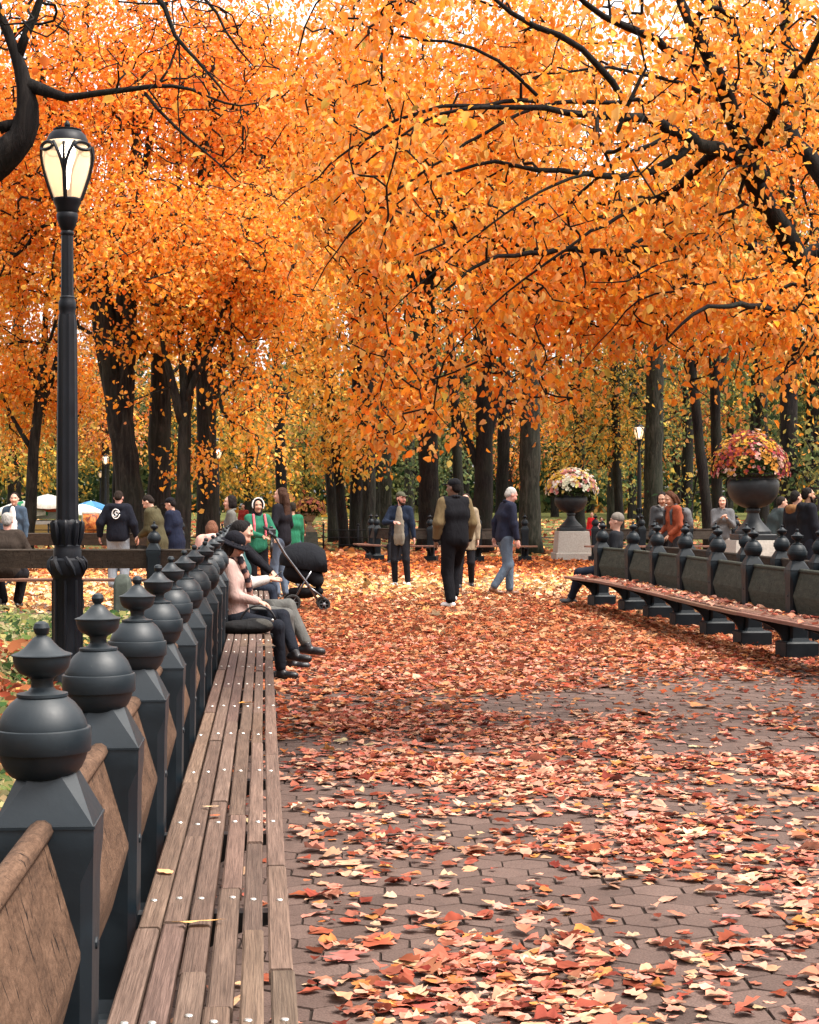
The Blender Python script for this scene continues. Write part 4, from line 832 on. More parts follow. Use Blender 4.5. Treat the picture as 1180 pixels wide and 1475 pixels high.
ct('grey trunk behind the bearded man', 557, 72, 17, -6, [(.5, -30, 330, .6), (.6, 40, 350, .5)], [vol(480, 60, 700, 480, 74, 5, 1.2), vol(520, 480, 620, 640, 75, 3, .4)], 360, mixd, 64, bark='bark_l')
ct('pale thin trunk between the grey trunk and the widest black trunk', 590, 78, 14, 8, [(.5, 30, 330, .6)], [vol(500, 240, 700, 640, 80, 4, 1)], 380, mixd, 65, bark='bark_l')
ct('widest black trunk standing behind the man in the varsity jacket', 618, 57, 27, -6, [(.62, -60, 250, .5), (.7, 60, 220, .5)], [vol(520, 20, 760, 430, 58, 4.5, 1.4)], 544, ctr, 66, bark='bark_d', size=.17)
ct('dark trunk with a long slanting limb above the varsity jacket man', 664, 64, 14, -28, [(.35, -40, 500, .6), (.4, 60, 380, .5)], [vol(560, 120, 800, 500, 65, 4, 1), vol(600, 500, 800, 690, 72, 2, .4)], 380, mixd, 67, bark='bark_d')
ct('big forked dark tree between the varsity jacket man and the old man', 694, 54, 26, 4, [(.28, -56, 520, .55), (.36, 40, 470, .6), (.5, -15, 330, .5), (.62, 90, 280, .4)], [vol(560, 60, 840, 420, 55, 4, 1.4), vol(640, 560, 760, 660, 54, 1.2, .08)], 640, ctr, 68, bark='bark_d', size=.165, py1=380)
ct('straight ridged trunk standing clear just right of the old man', 763, 53, 29, -2, [(.55, 70, 250, .5), (.6, -60, 260, .5), (.7, 30, 150, .5)], [vol(640, 20, 900, 480, 54, 4, 1.6), vol(540, -90, 900, 240, 55, 4, 1.7)], 704, ctr, 69, per=24, bark='bark_l', size=.165)
ct('small tree with a low spray of green leaves behind the bearded man', 640, 66, 7, -24, [(.4, -60, 650, .6), (.3, 30, 640, .5)], [vol(550, 632, 700, 705, 65.5, 1.4, 1), vol(570, 690, 640, 725, 65.5, 1.0, .2)], 70, lambda P, rg: pick([(.10, .15, .07), (.16, .21, .09), (.07, .11, .05), (.24, .26, .10)], len(P), rg), 70, per=13, size=.15, py1=600, clump=0, hmin=.1)
ct('golden-leaved tree above the white chrysanthemums', 893, 69, 12, -20, [(.45, -70, 520, .6), (.4, 30, 420, .6), (.6, -50, 380, .5)], [vol(770, 480, 940, 690, 69.5, 3, 1.3), vol(780, 300, 980, 560, 70, 4, 1)], 520, gold, 71, size=.15)

ct('tall orange tree filling the gap between the left trees and the near arching elm', 497, 59, 13, -70, [(.45, -60, 200, .6), (.55, 60, 120, .6), (.7, -30, 40, .5)], [vol(300, -60, 560, 330, 50, 3.5, 1.6), vol(380, 280, 540, 560, 49, 2.5, .7)], 1440, ctr, 83, per=20, size=.125, bark='bark_d', py1=120)
# right side, greener
rgt = blend([(GOLD, lambda P: .45 + 0 * P[:, 0]), (OLIVE, lambda P: .6 + 0 * P[:, 0]), (GREEN, lambda P: .9 * np.clip(1.5 - P[:, 2] / 14, .2, 1)), (AMBER, lambda P: np.clip((P[:, 2] - 6) / 9, 0, 1))])
grn = blend([(GREEN, lambda P: 1 + 0 * P[:, 0]), (OLIVE, lambda P: .5 + 0 * P[:, 0]), (GOLD, lambda P: .12 + 0 * P[:, 0])])
topr = blend([(ORANGE, lambda P: np.clip((P[:, 2] - 5) / 4, 0.02, 1.2)), (AMBER, lambda P: np.clip((P[:, 2] - 4) / 4, .1, 1)), (GREEN, lambda P: np.clip((9 - P[:, 2]) / 4, 0, 1)), (OLIVE, lambda P: np.clip((9 - P[:, 2]) / 5, 0, .6))])
ct('thick mossy grey-green trunk just behind the right-hand far lamp', 941, 66, 26, 6, [(.5, 60, 330, .6), (.55, -60, 400, .5), (.7, 30, 200, .5)], [vol(860, 420, 1080, 640, 68, 4, 1.3), vol(860, 160, 1100, 460, 67, 4, 1.2)], 420, rgt, 72, bark='bark_l')
ct('slim dark trunk leaning left above the curly-haired woman', 1023, 50, 14, -50, [(.55, -36, 400, .7), (.5, 60, 420, .5)], [vol(900, 200, 1120, 520, 50, 3, 1)], 260, rgt, 73, bark='bark_d', size=.15)
ct('dark trunk with a right-hand fork between the red-sweatered woman and the largest urn', 1034, 58, 15, -4, [(.42, 32, 430, .75), (.6, -10, 300, .7)], [vol(940, 180, 1140, 540, 58, 3.5, 1), vol(960, 640, 1050, 760, 60, 1.5, .12)], 280, rgt, 74, bark='bark_d', size=.16)
ct('tall dark trunk behind the largest urn near the right edge', 1136, 40, 26, 4, [(.5, -60, 560, .4), (.55, 70, 420, .5), (.65, -50, 300, .45)], [vol(1040, 60, 1240, 460, 41, 2.6, 1), vol(1100, 600, 1230, 720, 40, 1.2, .2), vol(820, -90, 1260, 330, 43, 3, 3.2)], 1500, topr, 75, bark='bark_d', size=.13)
ct('dark trunk cut by the right edge of the view', 1172, 54, 22, 4, [(.5, -50, 430, .5), (.5, 40, 450, .5)], [vol(1080, 380, 1260, 680, 55, 2.5, 1.2)], 260, grn, 76, bark='bark_d', size=.17)
ct('small green tree behind the urn with the orange flowers', 1085, 74, 12, 10, [(.4, -40, 560, .6), (.5, 40, 500, .6)], [vol(1000, 470, 1180, 680, 74, 3, 1)], 320, grn, 77, size=.2)
ct('green tree with a stout pale trunk left of the far lamp on the right', 884, 80, 16, 4, [(.4, -40, 560, .6), (.5, 40, 500, .6)], [vol(820, 540, 1000, 720, 82, 4, 1)], 340, grn, 78, bark='bark_l', size=.2)
ct('yellowing bushy tree behind the hot-dog carts', 20, 105, 18, 10, [(.4, -40, 560, .6), (.5, 40, 560, .6)], [vol(-70, 560, 130, 720, 105, 5, 1), vol(-70, 640, 60, 740, 100, 3, .5)], 300, gold, 79, size=.27)
ct('slim trunk with olive leaves between the two left far lamps', 90, 112, 12, -10, [(.4, 40, 520, .6)], [vol(20, 520, 180, 720, 113, 4, 1)], 260, blend([(OLIVE, lambda P: 1 + 0 * P[:, 0]), (GOLD, lambda P: .5 + 0 * P[:, 0])]), 80, size=.25)
ct('yellow tree glowing behind the dark-haired woman in the grey jacket', 356, 101, 12, 16, [(.4, 50, 560, .6), (.3, -40, 600, .5)], [vol(280, 560, 460, 730, 101, 4, 1)], 380, blend([(GOLD, lambda P: 1 + 0 * P[:, 0]), (OLIVE, lambda P: .25 + 0 * P[:, 0])]), 81, size=.22)
ct('olive tree behind the weathered urn with rust flowers', 440, 96, 12, 6, [(.4, 50, 560, .6), (.4, -40, 600, .5)], [vol(370, 560, 540, 740, 96, 4, 1)], 340, blend([(OLIVE, lambda P: 1 + 0 * P[:, 0]), (GOLD, lambda P: .35 + 0 * P[:, 0]), (RUST, lambda P: .3 + 0 * P[:, 0])]), 82, size=.24)
ct('dark trunk between the leaning tree and the far lamps on the left', 172, 62, 20, 4, [(.5, -40, 380, .6), (.6, 36, 330, .5)], [vol(92, 200, 252, 500, 63, 3, 1)], 200, ctr, 120, bark='bark_d')
ct('thin dark trunk behind the long-haired woman', 408, 74, 15, -14, [(.5, 40, 380, .6), (.6, -30, 330, .5)], [vol(328, 200, 488, 500, 75, 3, 1)], 200, ctr, 121, bark='bark_d')
ct('dark trunk just left of the old man, behind the bench', 722, 70, 17, 10, [(.5, -40, 380, .6), (.6, 36, 330, .5)], [vol(642, 200, 802, 500, 71, 3, 1)], 200, ctr, 122, bark='bark_d')
ct('dark trunk rising behind the white chrysanthemums', 835, 74, 16, -6, [(.5, 40, 380, .6), (.6, -30, 330, .5)], [vol(755, 200, 915, 500, 75, 3, 1)], 200, rgt, 123, bark='bark_d')
ct('dark trunk between the curly-haired woman and the mossy tree', 990, 72, 16, 6, [(.5, -40, 380, .6), (.6, 36, 330, .5)], [vol(910, 200, 1070, 500, 73, 3, 1)], 200, rgt, 124, bark='bark_d')
ct('dark trunk just right of the largest flower mound', 1100, 60, 18, -8, [(.5, 40, 380, .6), (.6, -30, 330, .5)], [vol(1020, 200, 1180, 500, 61, 3, 1)], 200, rgt, 125, bark='bark_d')
far = [(150, 110, 'rust'), (235, 120, 'gold'), (545, 112, 'olive'), (600, 125, 'green'), (670, 118, 'olive'), (735, 106, 'rust'), (800, 112, 'gold'), (850, 124, 'olive'), (910, 108, 'gold'), (975, 116, 'rust'), (1050, 110, 'rust'), (1120, 104, 'green'), (1185, 112, 'olive')]
FP = dict(rust=blend([(RUST, lambda P: 1 + 0 * P[:, 0]), (AMBER, lambda P: .7 + 0 * P[:, 0])]), gold=gold, olive=blend([(OLIVE, lambda P: 1 + 0 * P[:, 0]), (GREEN, lambda P: .9 * np.clip(1.6 - P[:, 2] / 8, 0, 1)), (GOLD, lambda P: .2 + 0 * P[:, 0])]), green=grn)
for q, (px, Y, kd) in enumerate(far):
    lb = {'rust': 'distant rust-leaved tree beyond the lawn', 'gold': 'distant golden tree beyond the lawn', 'olive': 'distant olive-green tree beyond the lawn', 'green': 'distant dark green tree beyond the lawn'}[kd]
    ct(lb, px, Y, 11, (-1) ** q * 8, [(.4, 40, 500, .6), (.45, -40, 520, .6)], [vol(px - 75, 470, px + 75, 700, Y, 4, 1), vol(px - 80, 260, px + 80, 540, Y, 4, 1.6)], 560, FP[kd], 90 + q, size=.24, group=kd + ' trees in the far row beyond the lawn')
# the far wood that closes the view and unseen woods added round the sides to cut low light: nobody could count their leaves
def wood(name, label, n, fx, seed, hmax, size, dark):
    rg = np.random.default_rng(seed); X, Y = fx(rg, n); top = hmax * (.75 + .5 * np.array([mnoise.noise((a * .11, b * .08, 2.2)) for a, b in zip(X, Y)])); Z = .1 + top * rg.random(n) ** 1.05
    k = np.array([mnoise.noise((a * .10 + 4, b * .05, c_ * .16)) for a, b, c_ in zip(X, Y, Z)]) + rg.normal(0, .16, n) - dark
    c = np.where((k > .2)[:, None], pick(RUST + AMBER[:1], n, rg), np.where((k > .0)[:, None], pick(GOLD[3:] + OLIVE + OLIVE, n, rg), pick(GREEN, n, rg)))
    V, Fc, C = leaves(np.stack([X, Y, Z], 1), rg.normal(0, 1, (n, 3)) - (0, 0, .4), rg.normal(0, 1, (n, 3)) + (0, -.4, .3), size * rg.lognormal(0, .25, n), .9, c, 'diamond')
    tag(build(name, V, [Fc], M['leaf'], col=C), label, 'woods', kind='stuff')
wood('far_wood', 'mass of mixed green and rust foliage closing the view far beyond the lawn', 60000, lambda rg, n: (rg.uniform(-48, 48, n), rg.uniform(122, 150, n)), 77, 15, .62, .24)
wood('shade_woods', 'unseen dark woods added round the sides and behind the viewpoint to cut low light', 26000, lambda rg, n: (lambda a, r_: (r_ * np.cos(a), np.where(np.sin(a) > 0, 1.5, 1.0) * r_ * np.sin(a)))(rg.uniform(R(140), R(400), n), rg.uniform(19, 25, n)), 78, 8, .85, .30)  # added foliage ring, out of view, blocks low sky light
# ------------------------------------------------------------------ people: bodies grown as one smooth surface from limbs that taper and blend
class Sdf:
    def __init__(s, k=0.03): s.p = []; s.k = k; s.cuts = []; s.paint = []
    def cap(s, a, b, ra, rb=None, col=(1, 1, 1), k=None): s.p.append(('c', np.asarray(a, float), np.asarray(b, float), ra, ra if rb is None else rb, col, k)); return s
    def ell(s, c, r, col=(1, 1, 1), ax=None, k=None): s.p.append(('e', np.asarray(c, float), np.broadcast_to(np.asarray(r, float), (3,)), np.eye(3) if ax is None else np.asarray(ax, float), 0, col, k)); return s
    def dist(s, q, P):
        if q[0] == 'c':
            _, a, b, ra, rb = q[:5]; ab = b - a; t = ((P - a) @ ab / max(1e-9, ab @ ab)).clip(0, 1)
            return np.linalg.norm(P - a - t[..., None] * ab, axis=-1) - (ra + (rb - ra) * t)
        l = (P - q[1]) @ q[3].T / q[2]; n = np.linalg.norm(l, axis=-1); n2 = np.linalg.norm(l / q[2], axis=-1)
        return n * (n - 1) / (n2 + 1e-9)
    def bb(s, q):
        if q[0] == 'c': r = max(q[3], q[4]); return np.minimum(q[1], q[2]) - r, np.maximum(q[1], q[2]) + r
        r = max(q[2]); return q[1] - r, q[1] + r
    def mesh(s, res):
        B = [s.bb(q) for q in s.p]; pad = s.k + 3 * res
        lo = np.min([b[0] for b in B], 0) - pad; hi = np.max([b[1] for b in B], 0) + pad; n = np.ceil((hi - lo) / res).astype(int) + 1
        ax = [lo[i] + res * np.arange(n[i]) for i in range(3)]; D = np.full(n, 1.0)
        for q, b in zip(s.p, B):
            i0 = np.maximum(((b[0] - pad - lo) / res).astype(int), 0); i1 = np.minimum(((b[1] + pad - lo) / res).astype(int) + 2, n); sl = tuple(slice(a, c) for a, c in zip(i0, i1))
            G = np.stack(np.meshgrid(*[ax[i][sl[i]] for i in range(3)], indexing='ij'), -1); d = s.dist(q, G); k = q[6] or s.k; o = D[sl]
            h = np.maximum(k - np.abs(o - d), 0) / k; D[sl] = np.minimum(o, d) - h * h * k * 0.25
        for (o, nr) in s.cuts:
            o = np.asarray(o, float); nr = np.asarray(nr, float); X = sum((ax[i].reshape([-1 if j == i else 1 for j in range(3)]) - o[i]) * nr[i] for i in range(3)); D = np.maximum(D, X)
        S = D < 0; nx, ny, nz = [v - 1 for v in n]
        c8 = [(i, j, k) for i in (0, 1) for j in (0, 1) for k in (0, 1)]
        cnt = sum(S[i:nx + i, j:ny + j, k:nz + k].astype(np.int8) for i, j, k in c8); I = np.argwhere((cnt > 0) & (cnt < 8))
        acc = np.zeros((len(I), 3)); num = np.zeros(len(I))
        for a in c8:
            for d in range(3):
                if a[d]: continue
                b = list(a); b[d] = 1; va = D[I[:, 0] + a[0], I[:, 1] + a[1], I[:, 2] + a[2]]; vb = D[I[:, 0] + b[0], I[:, 1] + b[1], I[:, 2] + b[2]]
                m = (va < 0) != (vb < 0); t = np.where(m, va / (va - vb + 1e-12), 0); p = np.tile(np.array(a, float), (len(I), 1)); p[:, d] += t; acc[m] += p[m]; num += m
        V = lo + res * (I + acc / num[:, None]); idx = np.full((nx, ny, nz), -1); idx[tuple(I.T)] = np.arange(len(I)); Fs = []
        for d in range(3):
            u, v = (d + 1) % 3, (d + 2) % 3; sa = [slice(None)] * 3; sb = [slice(None)] * 3; sa[d] = slice(0, -1); sb[d] = slice(1, None)
            E = np.argwhere(S[tuple(sa)] != S[tuple(sb)]); E = E[(E[:, u] > 0) & (E[:, v] > 0) & (E[:, u] < n[u] - 1) & (E[:, v] < n[v] - 1)]
            def cell(du, dv): q = E.copy(); q[:, u] += du; q[:, v] += dv; return idx[tuple(q.T)]
            Q = np.stack([cell(-1, -1), cell(0, -1), cell(0, 0), cell(-1, 0)], 1); fl = ~S[tuple(E.T)]; Q[fl] = Q[fl][:, ::-1]; Fs.append(Q)
        Fs = np.concatenate(Fs); Fs = Fs[(Fs >= 0).all(1)]
        best = np.full(len(V), 9.0); C = np.ones((len(V), 3))
        for q in s.p: d = s.dist(q, V); m = d < best; best[m] = d[m]; C[m] = q[5]
        for c, r, col in s.paint: m = (((V - c) / r) ** 2).sum(1) < 1; C[m] = col
        return V, Fs, C
    def obj(s, name, mt, parent, res): V, Fs, C = s.mesh(res); return build(name, V, [Fs], mt, parent, C)
def ik(a, c, l1, l2, pole):
    a, c, pole = [np.asarray(v, float) for v in (a, c, pole)]; d = c - a; L_ = np.linalg.norm(d)
    if L_ > (l1 + l2) * .999: d *= (l1 + l2) * .999 / L_; c = a + d; L_ = (l1 + l2) * .999
    u = d / L_; x = (l1 * l1 - l2 * l2 + L_ * L_) / (2 * L_); h = math.sqrt(max(0, l1 * l1 - x * x)); p = pole - u * (pole @ u); p /= np.linalg.norm(p) + 1e-9
    return a + u * x + p * h, c
SK = dict(fair=(.52, .29, .21), tan=(.42, .23, .15), deep=(.16, .085, .055), rosy=(.55, .27, .21))
def person(label, loc, rz, H=1.75, lean=0.0, pz=.945, an=None, wr=None, yaw=0.0, pitch=0.0, top=(.02, .02, .03), sleeve=None, hem=.84, under=None, bottom=(.02, .02, .03), shoe=(.02, .02, .02), hair=('short', (.015, .01, .008)),
           skin='fair', res=.0125, hat=None, beard=None, collar=None, hood=None, slim=1.0, baggy=0.0, seated=False, group=None, cuff=None, tops='jacket', elb=None, hold=None, twist=0.0, sole=None, mat_top='cloth'):
    t = thing('person', label, 'person', loc, rz, group); sc = H / 1.75; t.scale = (sc,) * 3; res = res / sc; sk = SK[skin]
    A = lambda *v: np.array(v, float)
    ln = R(lean); fw = A(0, math.sin(ln), math.cos(ln)); P = A(0, 0, pz); waist = P + fw * .14; chest = P + fw * .34; neck = P + fw * .53; tw = R(twist); sx = A(math.cos(tw), math.sin(tw), 0)
    fwd = A(-math.sin(tw), math.cos(tw), 0) * math.cos(ln) - A(0, 0, 1) * math.sin(ln) * .6
    sh = {+1: neck - A(0, 0, .045) + sx * .172 * slim, -1: neck - A(0, 0, .045) - sx * .172 * slim}
    an = an or {1: (.105, -.01, .085), -1: (-.105, .01, .085)}; wr = wr or {}
    wr = {s_: A(*wr.get(s_, tuple(sh[s_] + A(s_ * .06, .07 + .02 * s_, -.525)))) for s_ in (1, -1)}
    hip = {s_: P + A(s_ * .088, 0, -.03) for s_ in (1, -1)}; kn = {}; el = {}; foot = {}
    for s_ in (1, -1):
        kn[s_], a_ = ik(hip[s_], an[s_][:3], .43, .415, (s_ * (.35 if seated else .12), 1, .5 if seated else 0)); an_ = a_; dir_ = A(s_ * .18, 1, 0) if len(an[s_]) < 4 else A(*an[s_][3:6]); dir_ /= np.linalg.norm(dir_)
        foot[s_] = (an_, dir_); el[s_], wr[s_] = ik(sh[s_], wr[s_], .285, .25, (elb or {}).get(s_, (s_ * .55, -.8, -.25)))
    hd_ = R(yaw) + tw; pt = R(pitch) - ln * .35
    hf = A(-math.sin(hd_) * math.cos(pt), math.cos(hd_) * math.cos(pt), math.sin(pt)); hx = A(math.cos(hd_), math.sin(hd_), 0); hu = np.cross(hx, hf); AX = np.stack([hx, hf, hu])
    hc = neck + fw * .072 + hu * .085 + hf * .018; h = lambda x, y, z: hc + (hx * x + hf * y + hu * z) * 1.06
    # ---- the body, one continuous surface
    b = Sdf(.028)
    b.cap(P - A(.05, 0, 0), P + A(.05, 0, 0), .105, col=sk, k=.08).cap(waist - sx * .045, waist + sx * .045, .092, col=sk, k=.08).cap(chest - sx * .065 * slim, chest + sx * .065 * slim, .10, col=sk, k=.08).cap(sh[1] - sx * .05, sh[-1] + sx * .05, .062, col=sk, k=.07)
    b.cap(neck - fw * .04, hc - hu * .05 - hf * .012, .050, .047, sk)
    for s_ in (1, -1):
        b.cap(hip[s_], kn[s_], .078, .050, sk, .05).cap(kn[s_], foot[s_][0], .048, .034, sk).cap(foot[s_][0] - A(0, 0, .045) - foot[s_][1] * .03, foot[s_][0] - A(0, 0, .052) + foot[s_][1] * .13, .032, .026, sk)
        b.cap(sh[s_], el[s_], .044, .034, sk, .04).cap(el[s_], wr[s_], .034, .023, sk)
        f = unit(wr[s_] - el[s_]); inw = A(-s_, .25, 0); inw = unit(inw - f * (inw @ f)); sd_ = np.cross(f, inw) * s_
        if seated or abs(f[2]) < .7: inw, sd_ = unit(np.cross(f, A(0, 0, 1)) * s_ * -0.3 + A(0, 0, -1) - f * -f[2]), None
        if sd_ is None: inw = unit(inw - f * (inw @ f)); sd_ = np.cross(f, inw) * s_
        pc = wr[s_] + f * .045; b.ell(pc + f * .004, (.040, .047, .017), sk, np.stack([sd_, f, inw]), .02)
        for q, (off, l_) in enumerate(((-.027, .062), (-.009, .072), (.009, .068), (.026, .052))):
            k0 = pc + f * .040 + sd_ * off; k1 = k0 + f * l_ * .5 + inw * l_ * .18; k2 = k1 + f * l_ * .30 + inw * l_ * (.38 + .05 * q); b.cap(k0, k1, .0095, .0088, sk, .008).cap(k1, k2, .0088, .0075, sk, .006)
        th = pc - f * .018 - sd_ * .032; b.cap(th, th + f * .032 - sd_ * .020 + inw * .012, .012, .0105, sk, .012).cap(th + f * .032 - sd_ * .020 + inw * .012, th + f * .062 - sd_ * .020 + inw * .026, .0105, .008, sk, .008)
    b.ell(h(0, -.008, .028), (.073, .092, .090), sk, AX).ell(h(0, .022, -.040), (.056, .066, .066), sk, AX).cap(h(0, .083, .012), h(0, .102, -.022), .009, .013, sk, .016).ell(h(0, .070, -.088), (.022, .018, .016), sk, AX, .03)
    for s_ in (1, -1): b.ell(h(s_ * .073, -.008, .0), (.010, .020, .030), sk, AX, .012).ell(h(s_ * .032, .072, -.020), (.024, .018, .02), tuple(c * m for c, m in zip(sk, (1.08, .92, .9))), AX, .03)
    b.cap(h(-.045, .076, .036), h(.045, .076, .036), .011, col=sk, k=.02)
    hcol = hair[1]
    for s_ in (1, -1): b.paint += [(h(s_ * .031, .086, .018), .012, (.03, .02, .018)), (h(s_ * .031, .087, .040), np.array((.018, .02, .007)) + .004, tuple(c * .5 + .5 * v for c, v in zip(sk, hcol)))]
    b.paint.append((h(0, .088, -.056), np.array((.022, .022, .008)) + .002, (.36, .11, .09)))
    b.obj('body', M['skin'], t, res)
    # ---- clothes
    slv = sleeve or top; g = Sdf(.035); o = .020 + baggy
    g.cap(waist - sx * .05, waist + sx * .05, .098 + o, col=top, k=.08).cap(chest - sx * .07 * slim, chest + sx * .07 * slim, .106 + o, col=top, k=.08).cap(sh[1] - sx * .045, sh[-1] + sx * .045, .062 + o * .8, col=top, k=.07).cap(P - A(.05, 0, .0), P + A(.05, 0, .0), .108 + o, col=top, k=.07)
    if not seated and hem < .8: g.cap(P - A(.06, 0, .05), A(-.06, 0, hem), .115 + o, .12 + o, top, .07).cap(P + A(.06, 0, -.05), A(.06, 0, hem), .115 + o, .12 + o, top, .07)
    for s_ in (1, -1):
        g.cap(sh[s_], el[s_], .050 + o * .75, .042 + o * .75, slv, .04).cap(el[s_], wr[s_] - unit(wr[s_] - el[s_]) * .028, .041 + o * .7, .030 + o * .5, slv, .03)
        if cuff is not None: f = unit(wr[s_] - el[s_]); g.cap(wr[s_] - f * .05, wr[s_] - f * .012, .034 + o * .4, col=cuff, k=.01)
    if collar is not None: 
        for q in range(12):
            a0, a1 = 2 * math.pi * q / 12, 2 * math.pi * (q + 1) / 12
            if abs(math.atan2(math.sin(a0 + math.pi / 12 - math.pi / 2), math.cos(a0 + math.pi / 12 - math.pi / 2))) < .5: continue
            pp = lambda a: neck + sx * .070 * math.cos(a) + fwd * .068 * math.sin(a) + fw * (.030 - .020 * math.sin(a)); g.cap(pp(a0), pp(a1), .020, col=collar, k=.012)
    if hood is not None: g.ell(neck - fwd * .10 - fw * .02, (.12, .065, .075), hood, k=.03).cap(neck - fwd * .07 - sx * .09 + fw * .01, neck - fwd * .07 + sx * .09 + fw * .01, .036, col=hood, k=.03)
    if not seated: g.cuts.append(((0, 0, hem), (0, 0, -1)))
    if under is not None:                                    # open front: a strip of the shirt below shows down the chest
        u = Sdf(.04)
        for i_, z_ in enumerate(np.linspace(-.04, .50, 8)): w_ = .100 - .055 * max(0, (z_ - .25) / .25); q = P + fw * z_; u.ell(q + fwd * (.098 + o - .010 + (.012 if z_ < .2 else 0)), (w_, .030, .06), under)
        for s_ in (-1, 1): u.cap(P + sx * s_ * .05 + fwd * .085, P + sx * s_ * .05 + fwd * .085 - fw * .13, .052, .052, under)
        u.obj('shirt', M['cloth'], t, res)
    g.obj(tops, M[mat_top], t, res)
    g = Sdf(.03); o = .014 + baggy * .8
    g.cap(P - A(.05, 0, 0), P + A(.05, 0, 0), .108 + o * .7, col=bottom, k=.07)
    for s_ in (1, -1): g.cap(hip[s_], kn[s_], .084 + o * .8, .055 + o, bottom, .05).cap(kn[s_], foot[s_][0] + unit(kn[s_] - foot[s_][0]) * .03, .052 + o, .040 + o, bottom)
    g.obj('trousers', M['cloth'], t, res)
    for s_ in (1, -1):
        a_, d_ = foot[s_]; g = Sdf(.02); lo = A(0, 0, -.05); 
        g.cap(a_ + lo - d_ * .045, a_ + lo + d_ * .15 - A(0, 0, .004), .037, .031, shoe).cap(a_ + A(0, 0, .0), a_ + lo + d_ * .03, .043, .038, shoe).ell(a_ + lo + d_ * .11, (.045, .06, .034), shoe, np.stack([np.cross(d_, A(0, 0, 1)), d_, A(0, 0, 1)]))
        if sole is not None: g.cap(a_ + lo - d_ * .05 - A(0, 0, .022), a_ + lo + d_ * .16 - A(0, 0, .020), .018, .016, sole, .006)
        g.obj('shoe', M['leather'], t, max(res, .010))
    # ---- hair, beard, hats
    st, hcol = hair; g = Sdf(.025); hr = lambda: g.ell(h(0, -.022, .042), (.080, .090, .088), hcol, AX)
    if st == 'short': hr(); g.ell(h(0, -.055, -.01), (.066, .055, .055), hcol, AX); g.cuts.append((h(0, .052, .045), unit(hf * .9 - hu * .55)))
    elif st == 'bob': hr(); g.ell(h(0, -.045, -.03), (.086, .066, .085), hcol, AX); [g.cap(h(s_ * .068, -.005, .03), h(s_ * .070, .012, -.075), .028, .024, hcol) for s_ in (1, -1)]; g.cuts.append((h(0, .058, .05), unit(hf - hu * .30)))
    elif st in ('long', 'windy'):
        hr(); back = h(0, -.085, -.10)
        for q, x in enumerate((-.055, -.02, .02, .055)):
            tip = neck + sx * x * 1.4 - fwd * .105 - fw * (.20 + .03 * (q % 2)) if st == 'long' else h(x + .16, -.12 - .03 * q, -.14 + .05 * q)
            g.cap(h(x, -.07, 0), back + hx * x, .045, .045, hcol).cap(back + hx * x, tip, .042, .018, hcol)
        for s_ in (1, -1): g.cap(h(s_ * .066, -.015, .03), h(s_ * .074, -.02, -.11), .027, .022, hcol)
        if st == 'windy':
            for q in range(9): a_ = q * .7; g.cap(h(.03, -.05, .03), h(.10 + .05 * math.cos(a_), -.10, -.02 + .10 * math.sin(a_)), .05, .022, hcol)
        g.cuts.append((h(0, .060, .05), unit(hf - hu * .25)))
    if st != 'none': g.obj('hair', M['hair'], t, res)
    if beard is not None:
        g = Sdf(.02); g.ell(h(0, .055, -.085), (.045, .035, .038), beard, AX); [g.cap(h(s_ * .060, .012, -.02), h(s_ * .046, .045, -.075), .018, .024, beard) for s_ in (1, -1)]
        g.cap(h(-.02, .092, -.042), h(.02, .092, -.042), .009, col=beard); g.obj('beard', M['hair'], t, res)
    if hat is not None:
        k_, hc_ = hat; g = Sdf(.012)
        if k_ == 'cap': g.ell(h(0, -.012, .060), (.085, .101, .078), hc_, AX); g.cuts.append((h(0, 0, .045), -hu)); g.obj('cap', M['cloth'], t, res); g = Sdf(.01); g.ell(h(0, .115, .052), (.062, .06, .011), hc_, AX); g.obj('brim', M['cloth'], t, max(res * .7, .008))
        elif k_ == 'bucket':
            g.ell(h(0, -.01, .062), (.092, .105, .088), hc_, AX); g.obj('hat', M['cloth'], t, res); g = Sdf(.012)
            for q in range(16): a0, a1 = [2 * math.pi * v / 16 for v in (q, q + 1)]; pp = lambda a, r_, z: h(r_ * .92 * math.cos(a), r_ * math.sin(a) - .01, z); g.cap(pp(a0, .108, .030), pp(a1, .108, .030), .016, col=hc_).cap(pp(a0, .138, .012), pp(a1, .138, .012), .014, col=hc_)
            g.obj('hat_brim', M['cloth'], t, res)
        elif k_ == 'beanie': g.ell(h(0, -.012, .055), (.086, .100, .090), hc_, AX); g.cuts.append((h(0, 0, .02), unit(-hu + hf * .25))); g.obj('beanie', M['cloth'], t, res)
        elif k_ == 'hoodup':
            g.ell(h(0, -.025, .025), (.105, .108, .125), hc_, AX).cap(h(0, -.05, -.07), neck - fwd * .03, .085, .10, hc_); g.cuts.append((h(0, .045, 0), hf)); g.obj('hood', M['cloth'], t, res)
            g = Sdf(.008); [g.cap(h(.094 * math.cos(a0), .046, .025 + .110 * math.sin(a0)), h(.094 * math.cos(a0 + .35), .046, .025 + .110 * math.sin(a0 + .35)), .011, col=(.75, .75, .72)) for a0 in np.arange(-.5, 3.5, .35)]; g.obj('hood_trim', M['cloth'], t, res)
    inv = lambda v: np.array(v) * sc
    c_, s2 = math.cos(rz), math.sin(rz); Wd = lambda v: np.array(loc) + sc * np.array((c_ * v[0] - s2 * v[1], s2 * v[0] + c_ * v[1], v[2]))
    return dict(o=t, hand={s_: Wd(wr[s_] + unit(wr[s_] - el[s_]) * .08) for s_ in (1, -1)}, chest=Wd(chest), neck=Wd(neck), head=Wd(hc), back=Wd(chest - fwd * .15), pel=Wd(P), knee={s_: Wd(kn[s_]) for s_ in (1, -1)}, J=dict(neck=neck, chest=chest, fwd=fwd, fw=fw, sx=sx, P=P))
